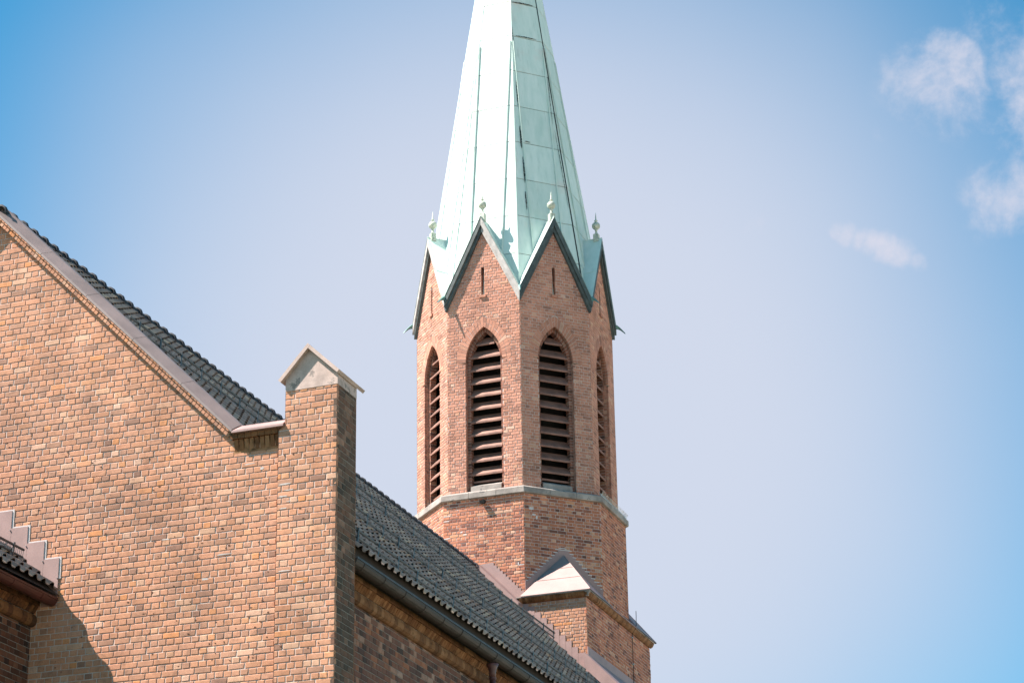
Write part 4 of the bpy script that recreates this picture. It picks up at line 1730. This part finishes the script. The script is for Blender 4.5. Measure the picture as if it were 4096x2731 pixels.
# cornice of the square base: rounded header bricks
def base_cornice():
    b_ = MB()
    st = .0795
    n = int((BX1 + .03 - (-18.80)) / st)
    prof_ = [(0.0, 15.93), (.03, 15.935), (.075, 15.965), (.105, 16.02), (.11, 16.05), (0.0, 16.05)]
    for i in range(n):
        xa = BX1 + .05 - (i + 1) * st + .004
        xb = BX1 + .05 - i * st - .004
        q = len(prof_)
        vs = [(xa, BY0 - a, z) for a, z in prof_] + [(xb, BY0 - a, z) for a, z in prof_]
        b_.add(vs, [(j + 1, j, q + j, q + j + 1) for j in range(q - 1)] + [tuple(range(q)), tuple(range(2 * q - 1, q - 1, -1))])
    n = int((BY1 - BY0 + .1) / st)
    for i in range(n):
        ya = BY0 - .05 + i * st + .004
        yb = ya + st - .008
        q = len(prof_)
        vs = [(BX1 + a, ya, z) for a, z in prof_] + [(BX1 + a, yb, z) for a, z in prof_]
        b_.add(vs, [(j + 1, j, q + j, q + j + 1) for j in range(q - 1)] + [tuple(range(q)), tuple(range(2 * q - 1, q - 1, -1))])
    b_.build('cornice_bricks', M['band'], tower, 'stuff')
    b_ = MB()
    b_.box(-18.83, BX1 + .125, BY0 - .125, BY0 + .1, 16.052, 16.075)
    b_.box(BX1 - .1, BX1 + .125, BY0 + .1, BY1 + .05, 16.052, 16.075)
    b_.build('eaves_strip', M['stone'], tower)
    b_ = MB()
    b_.hexa([(BX1 + .0, BY0 - .0, 15.94), (BX1 + .06, BY0 - .0, 15.94), (BX1 + .06, BY0 - .06, 15.94), (BX1, BY0 - .06, 15.94)][::1] + [(BX1, BY0, 16.05), (BX1 + .12, BY0, 16.05), (BX1 + .12, BY0 - .12, 16.05), (BX1, BY0 - .12, 16.05)])
    b_.build('corner_stone', M['stone'], tower)


base_cornice()


def corner_roof(sy):
    """copper half-pyramid closing the corner between square and octagon; sy=-1 near corner, +1 far corner"""
    n = Vector((1, sy, 0)).normalized()
    C0 = Vector((CX, CY, 0))
    ap = C0 + n * (AL + .004)
    apex = Vector((ap.x, ap.y, 17.30))
    e = 2.80
    E_ = C0 + Vector((e, sy * e, 16.09))
    L_ = C0 + Vector((1.00, sy * e, 16.09))
    R_ = C0 + Vector((e, sy * 1.00, 16.09))
    Lw = C0 + Vector((AL * T8 - .02, sy * (AL + .0), 16.20))
    Rw = C0 + Vector((AL + .0, sy * (AL * T8 - .02), 16.20))
    b_ = MB()
    b_.add([apex, L_, E_, R_, Lw, Rw], [(0, 4, 1), (0, 1, 2), (0, 2, 3), (0, 3, 5)] if sy < 0 else [(0, 1, 4), (0, 2, 1), (0, 3, 2), (0, 5, 3)])
    o = b_.build('corner_roof', M['newcopper'], tower)
    # drip edge, hip roll and two sheet laps
    b_ = MB()
    b_.tube([apex, E_], .010, 6)
    b_.build('hip_roll', M['newcopper'], o)
    b_ = MB()
    dz = Vector((0, 0, .016))
    b_.add([L_, E_, R_, L_ - dz, E_ - dz, R_ - dz], [(0, 3, 4, 1), (1, 4, 5, 2)])
    b_.build('drip_edge', M['coping'], o)
    for f_ in (.36, .64):
        b_ = MB()
        a_ = apex.lerp(L_.lerp(Lw, .0), 1 - f_ * .9)
        c_ = apex.lerp(E_, 1 - f_)
        a_ = apex.lerp(L_, 1 - f_)
        up = Vector((0, sy * .004, .006))
        b_.tube([a_ + up, c_ + up], .004, 4)
        b_.build('sheet_lap', M['newcopper'], o)
    return o


corner_roof(-1)
corner_roof(1)

# copper strip on the right-hand face between the two corner roofs
b_ = MB()
fr = frL[3]
b_.hexa([fr.P(-1.10, 16.05, .0), fr.P(1.10, 16.05, .0), fr.P(1.10, 16.05, -.21), fr.P(-1.10, 16.05, -.21), fr.P(-1.10, 16.26, .0), fr.P(1.10, 16.26, .0), fr.P(1.10, 16.075, -.21), fr.P(-1.10, 16.075, -.21)])
b_.build('wall_flashing', M['newcopper'], tower)

# stepped flashing above the corner roof on the diagonal face
fr = frL[2]
b_ = MB()
bmw = MB()
for s_ in (-1, 1):
    for i in range(12):
        ua, ub = (0 if i == 0 else .16 + (i - 1) * .083), .16 + i * .083
        zt_ = 17.42 - i * .0804
        if ua > sL - .01:
            break
        ub_ = min(ub, sL + (.004))
        a_, c_ = (s_ * ua, s_ * ub_) if s_ > 0 else (s_ * ub_, s_ * ua)
        b_.hexa([fr.P(a_, 16.1, .01), fr.P(c_, 16.1, .01), fr.P(c_, 16.1, -.012), fr.P(a_, 16.1, -.012), fr.P(a_, zt_, .01), fr.P(c_, zt_, .01), fr.P(c_, zt_, -.012), fr.P(a_, zt_, -.012)])
        a2, c2 = s_ * ua - (.02 if s_ > 0 else .0), s_ * (ub_ + random.uniform(.02, .07))
        if a2 > c2:
            a2, c2 = c2, a2
        lim = sL - .02
        a2, c2 = max(a2, -lim), min(c2, lim)
        bmw.hexa([fr.P(a2, zt_, .01), fr.P(c2, zt_, .01), fr.P(c2, zt_, -.004), fr.P(a2, zt_, -.004), fr.P(a2, zt_ + .018, .01), fr.P(c2, zt_ + .018, .01), fr.P(c2, zt_ + .018, -.004), fr.P(a2, zt_ + .018, -.004)])
b_.build('stepped_flashing', M['newcopper'], tower)
# fresh mortar smears and patches
fr3 = frL[2]
for (k, u, z, w, h) in ((2, -.87, 18.42, .12, .07), (2, -.80, 18.26, .10, .05), (2, -.72, 18.20, .05, .09), (2, -.03, 17.475, .26, .02), (1, -1.0, 18.43, .24, .018), (1, -1.0, 18.30, .16, .02), (1, -.98, 17.85, .20, .025), (1, -.95, 17.62, .14, .07),
                        (1, -.55, 17.97, .15, .035), (1, -.50, 17.90, .10, .03), (1, -.62, 17.28, .20, .03), (1, -.66, 17.37, .12, .03), (1, .90, 16.98, .025, .09), (1, .98, 16.95, .14, .02)):
    f_ = frL[k]
    vs = []
    m = 9
    for i in range(m):
        a = 2 * math.pi * i / m
        r_ = random.uniform(.75, 1.15)
        cu, cv = math.cos(a), math.sin(a)
        su_ = max(-1, min(1, cu * 1.3)) * w / 2 * r_
        sv_ = max(-1, min(1, cv * 1.3)) * h / 2 * r_
        vs.append((max(-sL + .002, min(sL - .002, u + su_)), z + sv_))
    bmw.add([f_.P(a, b, -.003) for a, b in vs] + [f_.P(a, b, .01) for a, b in vs], [tuple(range(m))] + [((i + 1) % m, i, m + i, m + (i + 1) % m) for i in range(m)])
bmw.build('mortar_patch', M['mortar_new'], tower)

# flashing where the nave roof meets the tower: stepped apron and raised copper strip
b_ = MB()
fr = frL[1]
b_.hexa([fr.P(-19.90 - CX, 16.70, .0), fr.P(-19.46 - CX, 16.4, .0), fr.P(-19.46 - CX, 16.4, -.012), fr.P(-19.90 - CX, 16.70, -.012), fr.P(-19.90 - CX, 17.07, .0), fr.P(-19.46 - CX, 17.09, .0), fr.P(-19.46 - CX, 17.09, -.012), fr.P(-19.90 - CX, 17.07, -.012)])
for i in range(10):
    xa = -19.46 + i * .078
    xb = xa + .078
    zt_ = 17.09 - (i + 1) * .0804
    zb = roofz(xb) - .2
    b_.hexa([fr.P(xa - CX, zb, .0), fr.P(xb - CX, zb, .0), fr.P(xb - CX, zb, -.012), fr.P(xa - CX, zb, -.012), fr.P(xa - CX, zt_, .0), fr.P(xb - CX, zt_, .0), fr.P(xb - CX, zt_, -.012), fr.P(xa - CX, zt_, -.012)])
b_.build('stepped_flashing', M['newcopper'], tower)
b_ = MB()
ya, yb = 52.98, CY - AL - .005
for (x0, x1) in ((-19.78, -19.5), (-19.497, -19.15), (-19.147, -18.70)):
    za, zb = roofz(x0) + .13, roofz(x1) + .13
    b_.hexa([(x0, ya, za - .20), (x1, ya, zb - .20), (x1, yb, zb - .20), (x0, yb, za - .20), (x0, ya, za), (x1, ya, zb), (x1, yb, zb + .05), (x0, yb, za + .05)])
b_.build('roof_edge_strip', M['newcopper'], nave)
# square soakers stepping down beside the base wall
z_top = 15.92
for i in range(11):
    xa = -18.70 + i * .155
    xb = min(xa + .15, BX1 - .002)
    if xa > BX1 - .03:
        break
    zt_ = min(15.92, roofz(xa) + .22)
    zt_ = round(zt_ / TC) * TC
    b_ = MB()
    b_.box(xa, xb, BY0 - .014 - .0015 * (i % 2), BY0 + .01, roofz(xb) - .25, zt_)
    b_.build('flashing_plate', M['newcopper'], tower)
# copper lean-to beyond the tiled slope, beside the base
b_ = MB()
x0, x1 = BX1 + .0, -13.4
lz = lambda x: 14.52 - SL * (x - (-17.08))
b_.hexa([(x0, 52.98, lz(x0) - .40), (x1, 52.98, lz(x1) - .40), (x1, 53.30, lz(x1) - .40), (x0, 53.30, lz(x0) - .40), (x0, 52.98, lz(x0) - .02), (x1, 52.98, lz(x1) - .02), (x1, 53.30, lz(x1) - .0), (x0, 53.30, lz(x0) - .0)])
b_.build('verge_coping', M['newcopper'], nave)
b_ = MB()
b_.hexa([(x0, 53.303, lz(x0) - .30), (x1, 53.303, lz(x1) - .30), (x1, 59.5, lz(x1) - .30), (x0, 59.5, lz(x0) - .30), (x0, 53.303, lz(x0)), (x1, 53.303, lz(x1)), (x1, 59.5, lz(x1) + .0), (x0, 59.5, lz(x0) + .0)])
b_.hexa([(x0 - .01, 53.29, lz(x0) - .1), (x0 + .014, 53.29, lz(x0) - .1), (x0 + .014, 58.6, lz(x0) - .1), (x0 - .01, 58.6, lz(x0) - .1), (x0 - .01, 53.29, 14.70), (x0 + .014, 53.29, 14.70), (x0 + .014, 58.6, 14.70), (x0 - .01, 58.6, 14.70)])
b_.build('copper_lean_to', M['newcopper'], nave)

# lightning conductor down the shaded side of the base
lc = thing('lightning_conductor', 'thin dark lightning conductor cable clipped to the shaded side of the tower base', 'cable', (BX1, 57.0, 16.0))
b_ = MB()
b_.tube([(BX1 + .03, 56.95, 10.5), (BX1 + .03, 56.95, 15.9), (BX1 + .13, 56.95, 16.03), (BX1 + .14, 56.97, 16.12), (BX1 + .02, 57.4, 16.5), (BX1 - .01, 57.5, 16.65)], .009, 5)
b_.build('cable', M['black'], lc)
for z in (13.6, 14.35, 15.1, 15.8):
    b_ = MB()
    b_.box(BX1 - .002, BX1 + .045, 56.90, 57.0, z, z + .02)
    b_.build('clip', M['wire'], lc)
